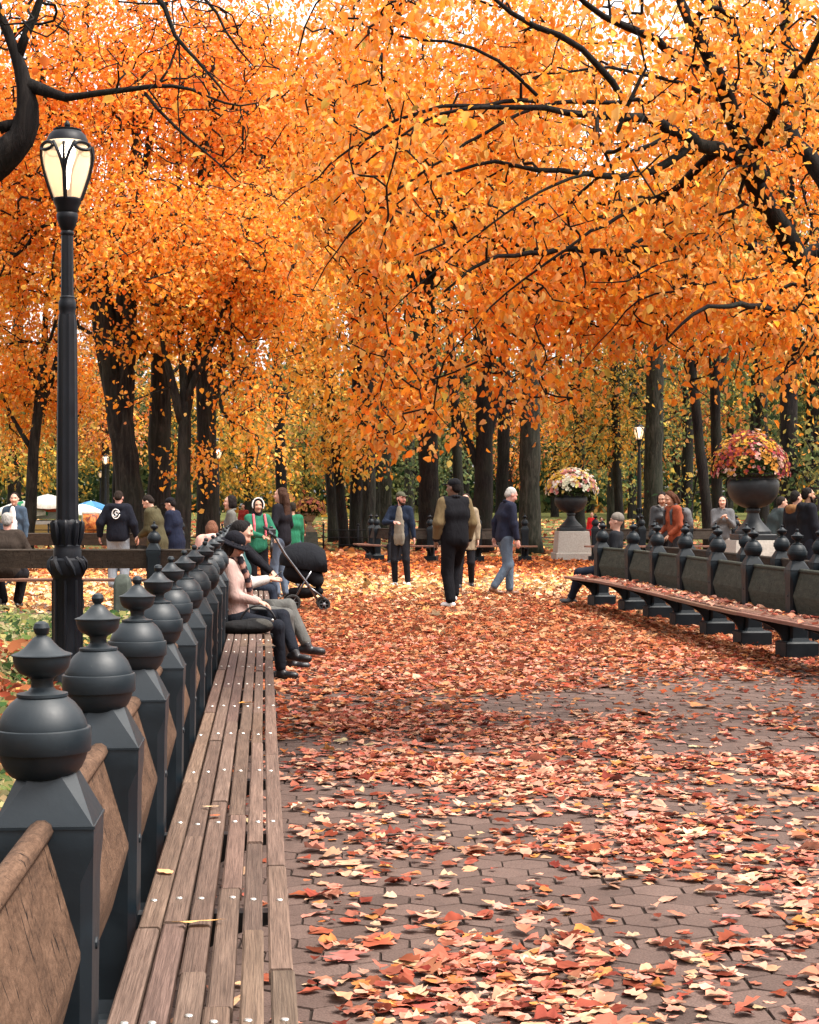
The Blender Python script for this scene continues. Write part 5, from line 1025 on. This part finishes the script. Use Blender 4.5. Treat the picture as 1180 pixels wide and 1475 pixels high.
def gl(px, Y, z=0.0): return (GX(px, Y), Y, z)
BLK = (.012, .012, .015); NAVY = (.012, .016, .032); DENIM = (.055, .085, .14); WHITE = (.72, .70, .68)
walk = lambda a, b: {1: (.09, a, .09 + max(0, -a) * .22), -1: (-.09, b, .09 + max(0, -b) * .22)}
# --- walkers on the path
person('man in a black varsity jacket with tan sleeves seen from behind mid-path', gl(655, 25.5), R(20), 1.84, an={1: (.07, .20, .16), -1: (-.07, -.04, .085, -.5, 1, 0)}, wr={1: (.25, .10, .93), -1: (-.25, .06, .93)}, top=(.008, .008, .010), sleeve=(.125, .09, .046), hem=.80, bottom=(.007, .007, .009), shoe=WHITE, sole=WHITE,
       hair=('short', (.008, .006, .006)), hat=('cap', (.008, .008, .01)), skin='deep', yaw=32, baggy=.022, cuff=BLK, collar=BLK, res=.0115)
person('bearded man in a camouflage cap and open navy jacket, hand at his chest', gl(577, 31.9), R(168), 1.70, an={1: (.10, 0, .085, .2, 1, 0), -1: (-.15, .04, .085, -.35, 1, 0)}, wr={1: (.06, .27, 1.20), -1: (-.27, .05, .90)}, elb={1: (.9, -.3, -.4)}, top=(.012, .018, .034), under=(.19, .17, .135), hem=.86, bottom=BLK, shoe=WHITE, sole=WHITE,
       hair=('short', (.03, .016, .01)), beard=(.035, .016, .009), hat=('cap', (.075, .075, .05)), yaw=48, skin='rosy', res=.012, collar=(.012, .018, .034))
person('grey-haired man in a navy jacket and blue jeans striding to the right', gl(727, 28.8), R(-72), 1.77, lean=6, an={1: (.08, -.22, .14, .1, 1, -.35), -1: (-.08, .12, .085)}, wr={1: (.25, .12, .90), -1: (-.24, -.08, .93)}, pitch=-22, top=(.014, .016, .030), hem=.86, bottom=(.085, .115, .155), shoe=(.14, .06, .03), hair=('short', (.38, .36, .33)), skin='rosy', baggy=.012, res=.012, collar=(.014, .016, .030))
person('woman in a tan coat half hidden behind the varsity jacket man', gl(671, 31.0), R(172), 1.67, an=walk(.20, -.14), top=(.24, .19, .13), hem=.72, bottom=BLK, shoe=BLK, sole=WHITE, hair=('long', (.02, .012, .008)), skin='fair', res=.014)
# --- seated along the near bench (facing the path)
def bseat(y, off=.30): return (float(PL(y)) + off, y, 0)
w1 = person('seated woman in a black bucket hat and pale pink jacket, legs crossed in black boots', bseat(15.05, .16), R(-92), 1.55, seated=True, lean=-7, pz=.60, an={1: (.13, .44, .10, .3, 1, 0), -1: (.12, .57, .27, .35, 1, -.1)}, wr={1: (.05, .21, .74), -1: (-.05, .22, .73)}, pitch=-24, yaw=-8, top=(.42, .29, .26), bottom=(.012, .014, .02), shoe=(.010, .010, .012),
            hair=('bob', (.02, .012, .010)), hat=('bucket', (.010, .010, .014)), skin='fair', res=.0105, slim=.92)
p = w1['J']; s_ = Sdf(.012)
for q in range(12):
    a0, a1 = 2 * math.pi * q / 12, 2 * math.pi * (q + 1) / 12; pp = lambda a: p['neck'] + p['sx'] * .078 * math.cos(a) + p['fwd'] * .078 * math.sin(a) + p['fw'] * .012
    s_.cap(pp(a0), pp(a1), .027, col=[(.02, .015, .02), (.30, .17, .14)][q % 2])
for k_ in (-1, 1):
    for q in range(8): z0, z1 = .02 - .045 * q, .02 - .045 * (q + 1); f_ = lambda z: p['neck'] + p['fw'] * z + p['fwd'] * (.095 + .06 * min(1, -z * 4 + .2)) + p['sx'] * k_ * (.05 - .02 * q / 8); s_.cap(f_(z0), f_(z1), .026, col=[(.02, .015, .02), (.28, .15, .12)][q % 2])
s_.obj('scarf', M['cloth'], w1['o'], .010)
w2 = person('seated person in grey trousers looking at a phone behind the bucket-hat woman', bseat(16.0, .19), R(-88), 1.72, seated=True, lean=-6, pz=.56, an={1: (.10, .46, .085, .2, 1, 0), -1: (.02, .60, .22, .2, 1, -.1)}, wr={1: (.05, .25, .82), -1: (-.05, .25, .82)}, pitch=-26, top=(.03, .085, .085), sleeve=(.42, .40, .38), bottom=(.10, .10, .095), shoe=BLK, hair=('short', (.01, .008, .008)), res=.012)
person('hunched black-haired man in a black jacket at the far end of the near bench', bseat(21.6, .12), R(-90), 1.62, seated=True, lean=3, pz=.58, an={1: (.12, .50, .085), -1: (-.12, .46, .085)}, wr={1: (.10, .48, .66), -1: (-.08, .48, .66)}, pitch=-18, top=(.009, .009, .012), bottom=(.018, .024, .038), shoe=BLK, hair=('short', (.008, .007, .007)), res=.013)
person('person in a knit hat seated at the far end of the mossy right bench', (2.96, 26.2, 0), R(70), 1.75, seated=True, lean=-12, pz=.55, an={1: (.10, .62, .085), -1: (-.08, .55, .085)}, top=(.012, .013, .016), bottom=(.014, .018, .03), shoe=BLK, hair=('none', BLK), hat=('beanie', (.16, .14, .12)), res=.014)
person('seated person on the far bench stretching out a dark sneaker behind the bearded man', gl(575, 44.75), R(168), 1.72, seated=True, lean=3, pz=.55, an={1: (.10, .60, .085), -1: (-.08, .52, .085)}, top=BLK, bottom=BLK, shoe=BLK, sole=WHITE, res=.018)
# --- standing round the pushchair
g1 = person('woman in a green sweater and white-trimmed dark hood filming with a camera', gl(371, 26.6), R(205), 1.56, wr={1: (.02, .33, 1.13), -1: (-.20, .33, 1.10)}, yaw=-10, top=(.025, .14, .085), hem=.82, bottom=BLK, hair=('none', BLK), hat=('hoodup', (.012, .012, .015)), skin='tan', res=.0115)
s_ = Sdf(.01); p = g1['J']
for k_ in (-1, 1):
    pts = [p['chest'] + p['sx'] * k_ * .10 + p['fwd'] * .128 + p['fw'] * -.16, p['chest'] + p['sx'] * k_ * .105 + p['fwd'] * .135 + p['fw'] * .04, p['neck'] + p['sx'] * k_ * .10 + p['fwd'] * .07 + p['fw'] * .01, p['neck'] + p['sx'] * k_ * .10 - p['fwd'] * .07 + p['fw'] * -.01]
    for a, b_ in zip(pts, pts[1:]): s_.cap(a, b_, .022, col=(.62, .13, .16))
tag(s_.obj('backpack_strap', M['cloth'], g1['o'], .012), 'pink rucksack straps')
person('woman with long brown hair and sunglasses in a black top beside the pushchair', gl(406, 27.6), R(62), 1.74, wr={1: (.18, .22, 1.05), -1: (-.22, .16, 1.02)}, yaw=18, top=(.010, .009, .012), hem=.84, bottom=(.10, .13, .18), shoe=BLK, hair=('long', (.045, .02, .012)), skin='fair', res=.0115, slim=.9)
person('woman with a dark bob in a grey jacket standing behind the near bench', gl(333, 27.2), R(98), 1.62, top=(.12, .115, .105), hem=.8, bottom=BLK, hair=('bob', (.012, .008, .008)), skin='fair', res=.013, collar=(.12, .115, .105))
person('figure in a bright green top mostly hidden behind the long-haired woman', gl(421, 31.5), R(20), 1.52, top=(.02, .13, .07), hem=.8, bottom=DENIM, hair=('short', (.02, .015, .01)), res=.016)
person('child in a long rust-brown coat beside the weathered urn', gl(430, 50), R(-10), 1.28, top=(.12, .035, .022), hem=.35, bottom=BLK, hair=('bob', (.05, .022, .012)), res=.017)
person('hunched seated figure in a peach coat on the cross bench', gl(307, 24.85), R(12), 1.62, seated=True, lean=14, pz=.58, an={1: (.10, .44, .085), -1: (-.10, .44, .085)}, top=(.60, .33, .27), bottom=BLK, hair=('bob', (.14, .06, .035)), hood=(.66, .40, .34), res=.014, baggy=.025, pitch=-30)
person('tiny far figure in a dark red jacket beyond the lawn fence', gl(351, 66), R(160), 1.5, top=(.25, .03, .025), hem=.8, bottom=BLK, hair=('bob', (.02, .01, .01)), res=.022)
# --- left group
hd = person('man in a black hoodie with a round white emblem on the back', gl(170, 30.5), R(-4), 1.72, wr={1: (.33, .03, .93), -1: (-.33, .02, .95)}, pitch=-22, top=(.009, .010, .016), hem=.86, bottom=(.22, .25, .29), shoe=BLK, hair=('short', (.02, .013, .01)), hood=(.009, .010, .016), skin='rosy', baggy=.030, res=.0115, tops='hoodie')
person('man in an olive field jacket and glasses looking down at his hands', gl(227, 28.6), R(78), 1.66, lean=10, wr={1: (.04, .30, 1.04), -1: (-.06, .30, 1.02)}, pitch=-32, top=(.060, .052, .028), hem=.62, bottom=(.03, .03, .035), shoe=BLK, hair=('short', (.018, .012, .01)), collar=(.060, .052, .028), skin='fair', res=.0115, baggy=.02)
person('figure in a long navy coat and black cap behind the man in the olive jacket', gl(253, 30.2), R(75), 1.60, lean=6, wr={1: (.10, .26, 1.0), -1: (-.10, .26, 1.0)}, pitch=-15, top=(.010, .013, .028), hem=.55, bottom=BLK, hair=('short', (.01, .008, .008)), hat=('cap', (.010, .010, .013)), res=.013, baggy=.02)
person('dark-haired man in a denim jacket and white T-shirt facing the camera', gl(21, 32), R(172), 1.69, yaw=10, top=(.045, .068, .10), under=(.72, .70, .68), hem=.88, bottom=(.06, .08, .12), shoe=BLK, hair=('short', (.014, .01, .009)), skin='fair', res=.0125, collar=(.045, .068, .10))
person('grey-haired man in a brown jacket seated with his back to us on the cross bench', gl(9, 24.95), R(5), 1.76, seated=True, lean=6, pz=.55, an={1: (.10, .46, .085), -1: (-.10, .46, .085)}, wr={1: (.20, .32, .75), -1: (-.2, .32, .75)}, top=(.035, .026, .021), bottom=BLK, hair=('short', (.30, .28, .26)), skin='rosy', res=.0125, baggy=.02)
# --- right group
cw = person('woman with windblown brown hair in a rust sweater, wearing a grey rucksack', gl(975, 30.0), R(110), 1.72, lean=8, wr={1: (.10, .26, 1.02), -1: (-.12, .22, .98)}, yaw=12, pitch=-25, top=(.24, .060, .030), hem=.84, bottom=(.03, .03, .035), hair=('windy', (.065, .024, .012)), skin='tan', res=.0115)
person('dark-haired person in a black leather jacket with a white fleece collar', gl(955, 30.6), R(190), 1.70, yaw=-30, pitch=-18, top=(.010, .010, .012), hem=.86, bottom=BLK, hair=('bob', (.015, .01, .009)), collar=(.62, .58, .52), skin='tan', res=.0125, mat_top='leather')
person('black-haired woman in a grey jacket raising both hands to her chin', gl(1041, 33), R(176), 1.64, wr={1: (.05, .26, 1.32), -1: (-.06, .26, 1.31)}, yaw=-12, top=(.11, .11, .115), hem=.80, bottom=(.42, .40, .37), hair=('long', (.010, .008, .009)), skin='fair', res=.012, collar=(.11, .11, .115))
person('stooping figure in a dark teal jacket just right of the largest urn', gl(1110, 32), R(-80), 1.66, lean=20, wr={1: (.10, .35, 1.0), -1: (-.10, .35, 1.0)}, top=(.030, .040, .042), hem=.8, bottom=BLK, hair=('short', (.02, .015, .012)), res=.014, baggy=.03)
person('figure in a black parka with a brown fur hood at the right edge', gl(1146, 28.8), R(-62), 1.70, top=(.013, .014, .018), hem=.72, bottom=BLK, hair=('short', (.012, .01, .009)), hood=(.21, .105, .045), res=.0125, baggy=.022)
person('man in a black jacket facing right beside the fur-hooded figure', gl(1163, 27.6), R(-80), 1.74, top=(.011, .012, .016), hem=.82, bottom=(.018, .022, .032), hair=('short', (.012, .009, .008)), beard=(.02, .013, .01), skin='tan', hood=(.016, .017, .022), res=.012, baggy=.016)
person('far child in a red coat beyond the end of the path', gl(853, 60), R(150), 1.22, top=(.62, .025, .03), hem=.6, bottom=BLK, hair=('short', (.30, .17, .09)), res=.02)
person('far figure in a black coat beside the child in red', gl(866, 60.5), R(200), 1.05, top=BLK, hem=.4, bottom=BLK, hair=('bob', (.02, .01, .01)), res=.02)
person('far small child in a pale top beside the red-coated child', gl(860, 60.2), R(170), .98, top=(.68, .5, .48), hem=.75, bottom=(.5, .03, .03), hair=('short', (.1, .05, .03)), res=.02)
# ------------------------------------------------------------------ things people carry and push
def vm(name, col, rough=.6, **k): return m_plain(name, col, rough, 0, .18, 30, **k)
black = vm('black_fabric', (.010, .010, .012), .85, bmp=.4); blackp = vm('black_plastic', (.012, .012, .014), .4)
# emblem on the hoodie: white ring with two curling strokes
J = hd['J']; e = MB(); bk = J['chest'] - J['fwd'] * .168 + J['fw'] * .06; X_, Z_ = J['sx'], J['fw']
def bp(a, b): 
    r2 = (a * a) * 1.1; return bk + X_ * a + Z_ * b + J['fwd'] * (r2 * 1.3)
e.tube([bp(.066 * math.cos(t), .082 * math.sin(t)) for t in np.linspace(.25, 2 * math.pi - .1, 30)], .0095, 6)
for q in (0, 1):
    sg = 1 if q == 0 else -1
    e.tube([bp(sg * (.018 + .024 * math.cos(t)), sg * (.022 + .026 * math.sin(t))) for t in np.linspace(-.6, 3.9, 14)], .0085, 6)
    e.tube([bp(sg * x, sg * y) for x, y in ((-.008, .012), (.006, -.004), (.020, -.014), (.036, -.010))], .0075, 6)
e.obj('emblem', vm('white_print', (.75, .75, .74), .8), hd['o'])
# handbag on the seat next to the woman in the bucket hat
hb = np.array(bseat(14.28, .26)); hb[2] = .437
t = thing('handbag', 'slouchy black quilted handbag lying on the seat beside the woman in the bucket hat', 'handbag', hb, R(4))
s_ = Sdf(.05); s_.ell((0, 0, .050), (.20, .12, .055), (.014, .014, .015)).ell((.07, .05, .065), (.11, .10, .055), (.018, .018, .018)).ell((-.10, .02, .045), (.10, .11, .05), (.012, .012, .013)).ell((.12, -.03, .075), (.07, .05, .035), (.05, .048, .044)); s_.cuts.append(((0, 0, .004), (0, 0, -1))); s_.obj('bag_body', M['cloth'], t, .010)
b = MB(); b.tube([(-.06 + .17 * (1 - math.cos(a)) * .5 * 1.7, .03, .07 + .155 * math.sin(a)) for a in np.linspace(.1, math.pi - .25, 16)], .0085, 7); b.obj('handle', blackp, t)
b = MB()
for x, z in ((-.055, .085), (.20, .105)): b.lathe([(.006, -.006), (.013, -.004), (.013, .004), (.006, .006)], 10, (x, .03, z), rot=[[1, 0, 0], [0, 0, 1], [0, -1, 0]])
b.obj('ring', M['bolt'], t)
# phone and camera
hp = w2['hand'][1] * .5 + w2['hand'][-1] * .5
t = thing('phone', 'thin dark phone held up by the person in grey trousers', 'phone', hp + np.array((.0, 0, .01)), R(-88)); b = MB()
q = lambda y, k: [(-.036 + k, y, -.072), (.036 - k, y, -.072), (.038, y, -.070 + k), (.038, y, .070 - k), (.036 - k, y, .074), (-.036 + k, y, .074), (-.038, y, .070 - k), (-.038, y, -.070 + k)]
b.loft([q(-.004, .004), q(.004, .004)]); o = b.obj('case', blackp, t); o.rotation_euler.x = R(-50); b = MB(); b.box((0, -.0052, .002), (.066, .001, .134)); o = b.obj('screen', m_plain('phone_glass', (.03, .035, .045), .1), t); o.rotation_euler.x = R(-50)
ch = g1['hand'][1] * .5 + g1['hand'][-1] * .5
t = thing('video_camera', 'black camera on a stick held by the woman in the green sweater', 'camera', ch, R(195)); b = MB(); b.box((0, 0, .10), (.13, .09, .10), .015); b.box((0, -.005, .165), (.05, .06, .035), .01); b.obj('camera_body', blackp, t, auto=30)
b = MB(); b.lathe([(.045, 0), (.045, .05), (.05, .055), (.05, .11), (.042, .11), (.036, .09), (.004, .09)], 18, (0, .04, .10), rot=[[1, 0, 0], [0, 0, -1], [0, 1, 0]]); b.obj('lens', blackp, t, auto=40)
b = MB(); b.tube([(0, 0, .05), (0, 0, -.30)], .014, 8); b.tube([(0, 0, -.06), (0, 0, -.20)], .022, 8); b.obj('stick', blackp, t)
# takeaway cup in the bearded man's hand is too small to read; his raised fist stays empty
# rucksack worn by the woman in the rust sweater
J = cw['J']; t = thing('rucksack', 'grey rucksack on the back of the woman in the rust sweater', 'rucksack', cw['o'].location, cw['o'].rotation_euler.z); t.scale = cw['o'].scale
s_ = Sdf(.05); c0 = J['chest'] - J['fwd'] * .22 - J['fw'] * .05; s_.ell(c0, (.14, .095, .20), (.10, .10, .105)).ell(c0 - J['fwd'] * .05 - J['fw'] * .07, (.10, .07, .10), (.075, .075, .08)).ell(c0 + J['fw'] * .12, (.12, .085, .07), (.12, .12, .125)); s_.obj('pack', M['cloth'], t, .013)
s_ = Sdf(.01)
for k_ in (-1, 1):
    pts = [J['neck'] + J['sx'] * k_ * .10 - J['fwd'] * .14 - J['fw'] * .06, J['neck'] + J['sx'] * k_ * .11 - J['fw'] * .0 + J['fwd'] * .0 + np.array((0, 0, .035)), J['neck'] + J['sx'] * k_ * .115 + J['fwd'] * .12 - J['fw'] * .08, J['chest'] + J['sx'] * k_ * .12 + J['fwd'] * .14 - J['fw'] * .10]
    for a, b_ in zip(pts, pts[1:]): s_.cap(a, b_, .022, col=(.05, .05, .055))
s_.obj('strap', M['cloth'], t, .012)
# pushchair, seen from the side
Yp = 24.9; t = thing('pushchair', 'black folding pushchair with a large hood parked beside the near bench', 'pushchair', gl(438, Yp), R(6)); t.scale = (1.1, 1.1, 1.1)
for yy in (-.24, .24):
    b = MB(); b.tube([(-.46, yy * .9, 1.02), (-.37, yy, .93), (-.25, yy, .72), (.02, yy, .36), (.16, yy, .14)], [.014, .014, .017, .017, .015], 8); b.tube([(-.16, yy, .10), (-.02, yy, .34), (.08, yy, .50)], .014, 8); b.tube([(.02, yy, .33), (.24, yy, .16)], .013, 8); b.obj('frame', M['chrome'], t)
b = MB(); b.tube([(-.46, -.216, 1.02), (-.50, -.18, 1.055), (-.51, 0, 1.06), (-.50, .18, 1.055), (-.46, .216, 1.02)], .018, 10); b.tube([(-.45, -.21, 1.01), (-.36, -.24, .92)], .02, 8); b.obj('handlebar', black, t)
s_ = Sdf(.09); s_.ell((.01, 0, .62), (.30, .25, .245), (.011, .012, .015)).ell((.20, 0, .60), (.14, .23, .13), (.010, .011, .014)).ell((-.10, 0, .64), (.20, .235, .17), (.013, .014, .017)); s_.cuts += [((0, 0, .52), unit(np.array((-.18, 0, -1.0)))), ((.30, 0, .5), unit(np.array((1.0, 0, .12))))]; s_.obj('hood', M['cloth'], t, .012)
b = MB()
for a in (.5, 1.0, 1.5, 2.0): pass
s_ = Sdf(.05); s_.ell((-.02, 0, .46), (.25, .21, .13), (.010, .010, .012)).ell((-.14, 0, .56), (.10, .20, .16), (.010, .010, .012)).cap((.16, -.10, .38), (.16, .10, .38), .09, col=(.010, .010, .012)).cap((.20, -.10, .24), (.20, .10, .24), .045, col=(.009, .009, .011)); s_.obj('seat', M['cloth'], t, .013)
s_ = Sdf(.04); s_.ell((.0, 0, .24), (.20, .19, .095), (.013, .013, .015)); s_.cuts.append(((0, 0, .28), (0, 0, 1))); s_.obj('basket', M['cloth'], t, .012)
for x, yy, r_ in ((-.155, -.25, .105), (-.155, .25, .105), (.245, -.22, .080), (.245, .22, .080)):
    b = MB(); rt = [[1, 0, 0], [0, 0, -1], [0, 1, 0]]; b.lathe([(r_ * .70, -.018), (r_ * .92, -.02), (r_, -.010), (r_, .010), (r_ * .92, .02), (r_ * .70, .018), (r_ * .70, -.018)], 22, (0, 0, 0), rot=rt); wo = b.obj('wheel', M['rubber'], t, loc=(x, yy, r_), auto=40)
    b = MB(); b.lathe([(.001, -.022), (.022, -.022), (.022, .022), (.001, .022)], 10, rot=rt)
    for q in range(6): a = q * math.pi / 3; b.tube([(0, 0, 0), (math.cos(a) * r_ * .72, 0, math.sin(a) * r_ * .72)], .006, 5)
    b.obj('hub', vm('grey_plastic', (.16, .16, .17), .4), wo)
# ------------------------------------------------------------------ hot-dog carts and their sunshades on the far left
def sunshade(px, Y, zc, R_, label, ca, cb, seed, z0=0.0):
    t = thing('sunshade', label, 'parasol', gl(px, Y), seed * .3); b = MB(); b.tube([(0, 0, z0), (0, 0, zc + .02)], .022, 8); b.obj('pole', M['steel'], t)
    V = []; Fs = []; n = 8; C = []; rg_ = 6
    for q in range(n):
        base = len(V)
        for i in range(rg_ + 1):
            f = i / rg_; r_ = R_ * f; z = zc - .36 * R_ * f ** 1.5
            for a in (q, q + .5, q + 1): V.append((r_ * math.cos(a * 2 * math.pi / n), r_ * math.sin(a * 2 * math.pi / n), z - (.03 * R_ * f if a == q + .5 else 0))); C.append(ca if q % 2 else cb)
        for k in range(3): a = q + k * .5; V.append((R_ * 1.005 * math.cos(a * 2 * math.pi / n), R_ * 1.005 * math.sin(a * 2 * math.pi / n), zc - .36 * R_ - .14 - (.03 * R_ if k == 1 else 0))); C.append(ca if q % 2 else cb)
        for i in range(rg_ + 1):
            for k in range(2): a = base + i * 3 + k; Fs.append((a, a + 1, a + 4, a + 3))
    build('canopy', V, [np.array(Fs)], M['cloth'], t, np.array(C))
    b = MB()
    for q in range(n): a = q * 2 * math.pi / n; b.tube([(0, 0, zc - .02), (R_ * .5 * math.cos(a), R_ * .5 * math.sin(a), zc - .36 * R_ * .5 ** 1.5 - .02), (R_ * math.cos(a), R_ * math.sin(a), zc - .36 * R_ - .02)], .008, 5)
    b.obj('ribs', M['steel'], t)
GRN = (.03, .22, .10); CRM = (.68, .66, .60)
Yc = 64
sunshade(33, Yc, 1.62, 1.05, 'green and white sunshade over the left end of the food cart', GRN, CRM, 1); sunshade(69, Yc, 1.86, 1.02, 'mostly cream sunshade with green panels over the right end of the food cart', CRM, (.60, .62, .55), 2)
sunshade(119, 80, 1.50, .95, 'white sunshade right of the near lamp post in the distance', CRM, (.72, .70, .68), 3); sunshade(131, 82, 1.66, .9, 'blue sunshade behind the white one in the distance', (.05, .16, .30), (.08, .22, .38), 4)
t = thing('food_cart', 'shiny steel food cart with red trim under the two sunshades', 'food cart', gl(58, Yc), 0)
b = MB(); b.box((0, 0, .62), (1.7, .8, .62), .03); b.obj('cart_body', M['steel'], t, auto=30)
b = MB(); b.box((0, 0, 1.10), (1.5, .7, .26), .02); b.obj('glass_case', m_plain('cart_glass', (.22, .24, .25), .1), t, auto=30)
b = MB(); b.box((0, -.43, 1.30), (1.5, .05, .15), .01); b.obj('sign', vm('red_sign', (.45, .05, .03)), t); b = MB(); b.box((0, -.42, .62), (1.2, .02, .30), .005); b.obj('panel', vm('menu_panel', (.5, .33, .12)), t)
for x in (-.55, .55): b = MB(); b.lathe([(.10, -.04), (.27, -.04), (.28, 0), (.27, .04), (.10, .04)], 20, rot=[[1, 0, 0], [0, 0, -1], [0, 1, 0]]); b.obj('wheel', M['rubber'], t, loc=(x, -.38, .28))
t = thing('easel', 'easel with a fiery orange picture right of the near lamp post', 'easel', gl(131, 70), .1)
b = MB(); b.box((0, 0, .95), (1.15, .05, 1.25), .01); b.obj('frame', vm('picture_frame', (.35, .30, .24)), t)
def m_pic():
    m, nt, out = mat('orange_picture'); o = ocoord(nt); n1 = noise(nt, o, 3.2, 4, .6, 1.0); principled(nt, out, ramp(nt, n1, [(.35, (.04, .015, .01)), (.5, (.5, .10, .02)), (.66, (.75, .36, .08))]), .6); return m
b = MB(); b.box((0, -.032, .95), (1.0, .012, 1.08)); b.obj('picture', m_pic(), t); t.scale = (.62, .62, .75)
for x in (-.4, .4): b = MB(); b.tube([(x, .1, 0), (x * .6, .03, 1.6)], .025, 6); b.obj('leg', M['stone_w'], t)
# ------------------------------------------------------------------ leaves caught on the seats
def seat_leaf(off, y, ln, wd, rz, col, label):
    rg = np.random.default_rng(int(y * 100)); p = np.array((PL(y) + off, y, .4465)); d = np.array((math.cos(rz), math.sin(rz), .02))
    V, Fc, C = leaves(np.zeros((1, 3)), d[None], np.array([[.05, .1, 1.0]]), np.array([ln]), wd, np.array([col]), 'oval_dry', rng=rg); V = V * (1, 1, .5); V[:, 2] -= V[:, 2].min()
    tag(build('fallen_leaf', V, [Fc], M['gleaf'], col=C, loc=p), label, 'leaf', 'leaves lying on the near bench')
seat_leaf(.215, 4.36, .115, .42, .12, (.74, .42, .16), 'long yellow leaf lying across the near slats')
seat_leaf(.20, 6.05, .06, .5, .0, (.74, .52, .30), 'small cream leaf on the innermost slat')
seat_leaf(.24, 5.85, .05, .9, 1.2, (.55, .14, .06), 'curled red-brown leaf wedged between two slats')
seat_leaf(.16, 4.95, .06, .7, 2.2, (.70, .36, .18), 'tan leaf against the foot of an iron post')
seat_leaf(.27, 9.2, .07, .9, .6, (.75, .34, .08), 'orange leaf on the seat further along, before the handbag')
seat_leaf(.34, 12.9, .14, .5, .1, (.74, .58, .42), 'pale leaf on the seat close to the handbag')
rg = np.random.default_rng(5); P_, d_ = arc(rp[1:]); n = 420; s_ = rg.uniform(0, d_[-1], n); q = np.stack([np.interp(s_, d_, P_[:, 0]), np.interp(s_, d_, P_[:, 1])], 1); tt = unit(np.stack([np.interp(s_ + .2, d_, P_[:, 0]), np.interp(s_ + .2, d_, P_[:, 1])], 1) - q + 1e-6); nn = np.stack([tt[:, 1], -tt[:, 0]], 1)
q = q + nn * rg.uniform(.12, .48, n)[:, None]; az = rg.random(n) * 6.28
V, Fc, C = leaves(np.c_[q, np.full(n, .452)], np.stack([np.cos(az), np.sin(az), rg.normal(0, .12, n)], 1), np.stack([rg.normal(0, .2, n), rg.normal(0, .2, n), np.ones(n)], 1), .065 * rg.lognormal(0, .3, n), rg.uniform(.8, 1.2, n), pick(PAL_NEAR, n, rg), 'ovate')
tag(build('seat_leaves', V, [Fc], M['gleaf'], col=C), 'many small fallen leaves lying on the right bench seat', 'fallen leaves', kind='stuff')
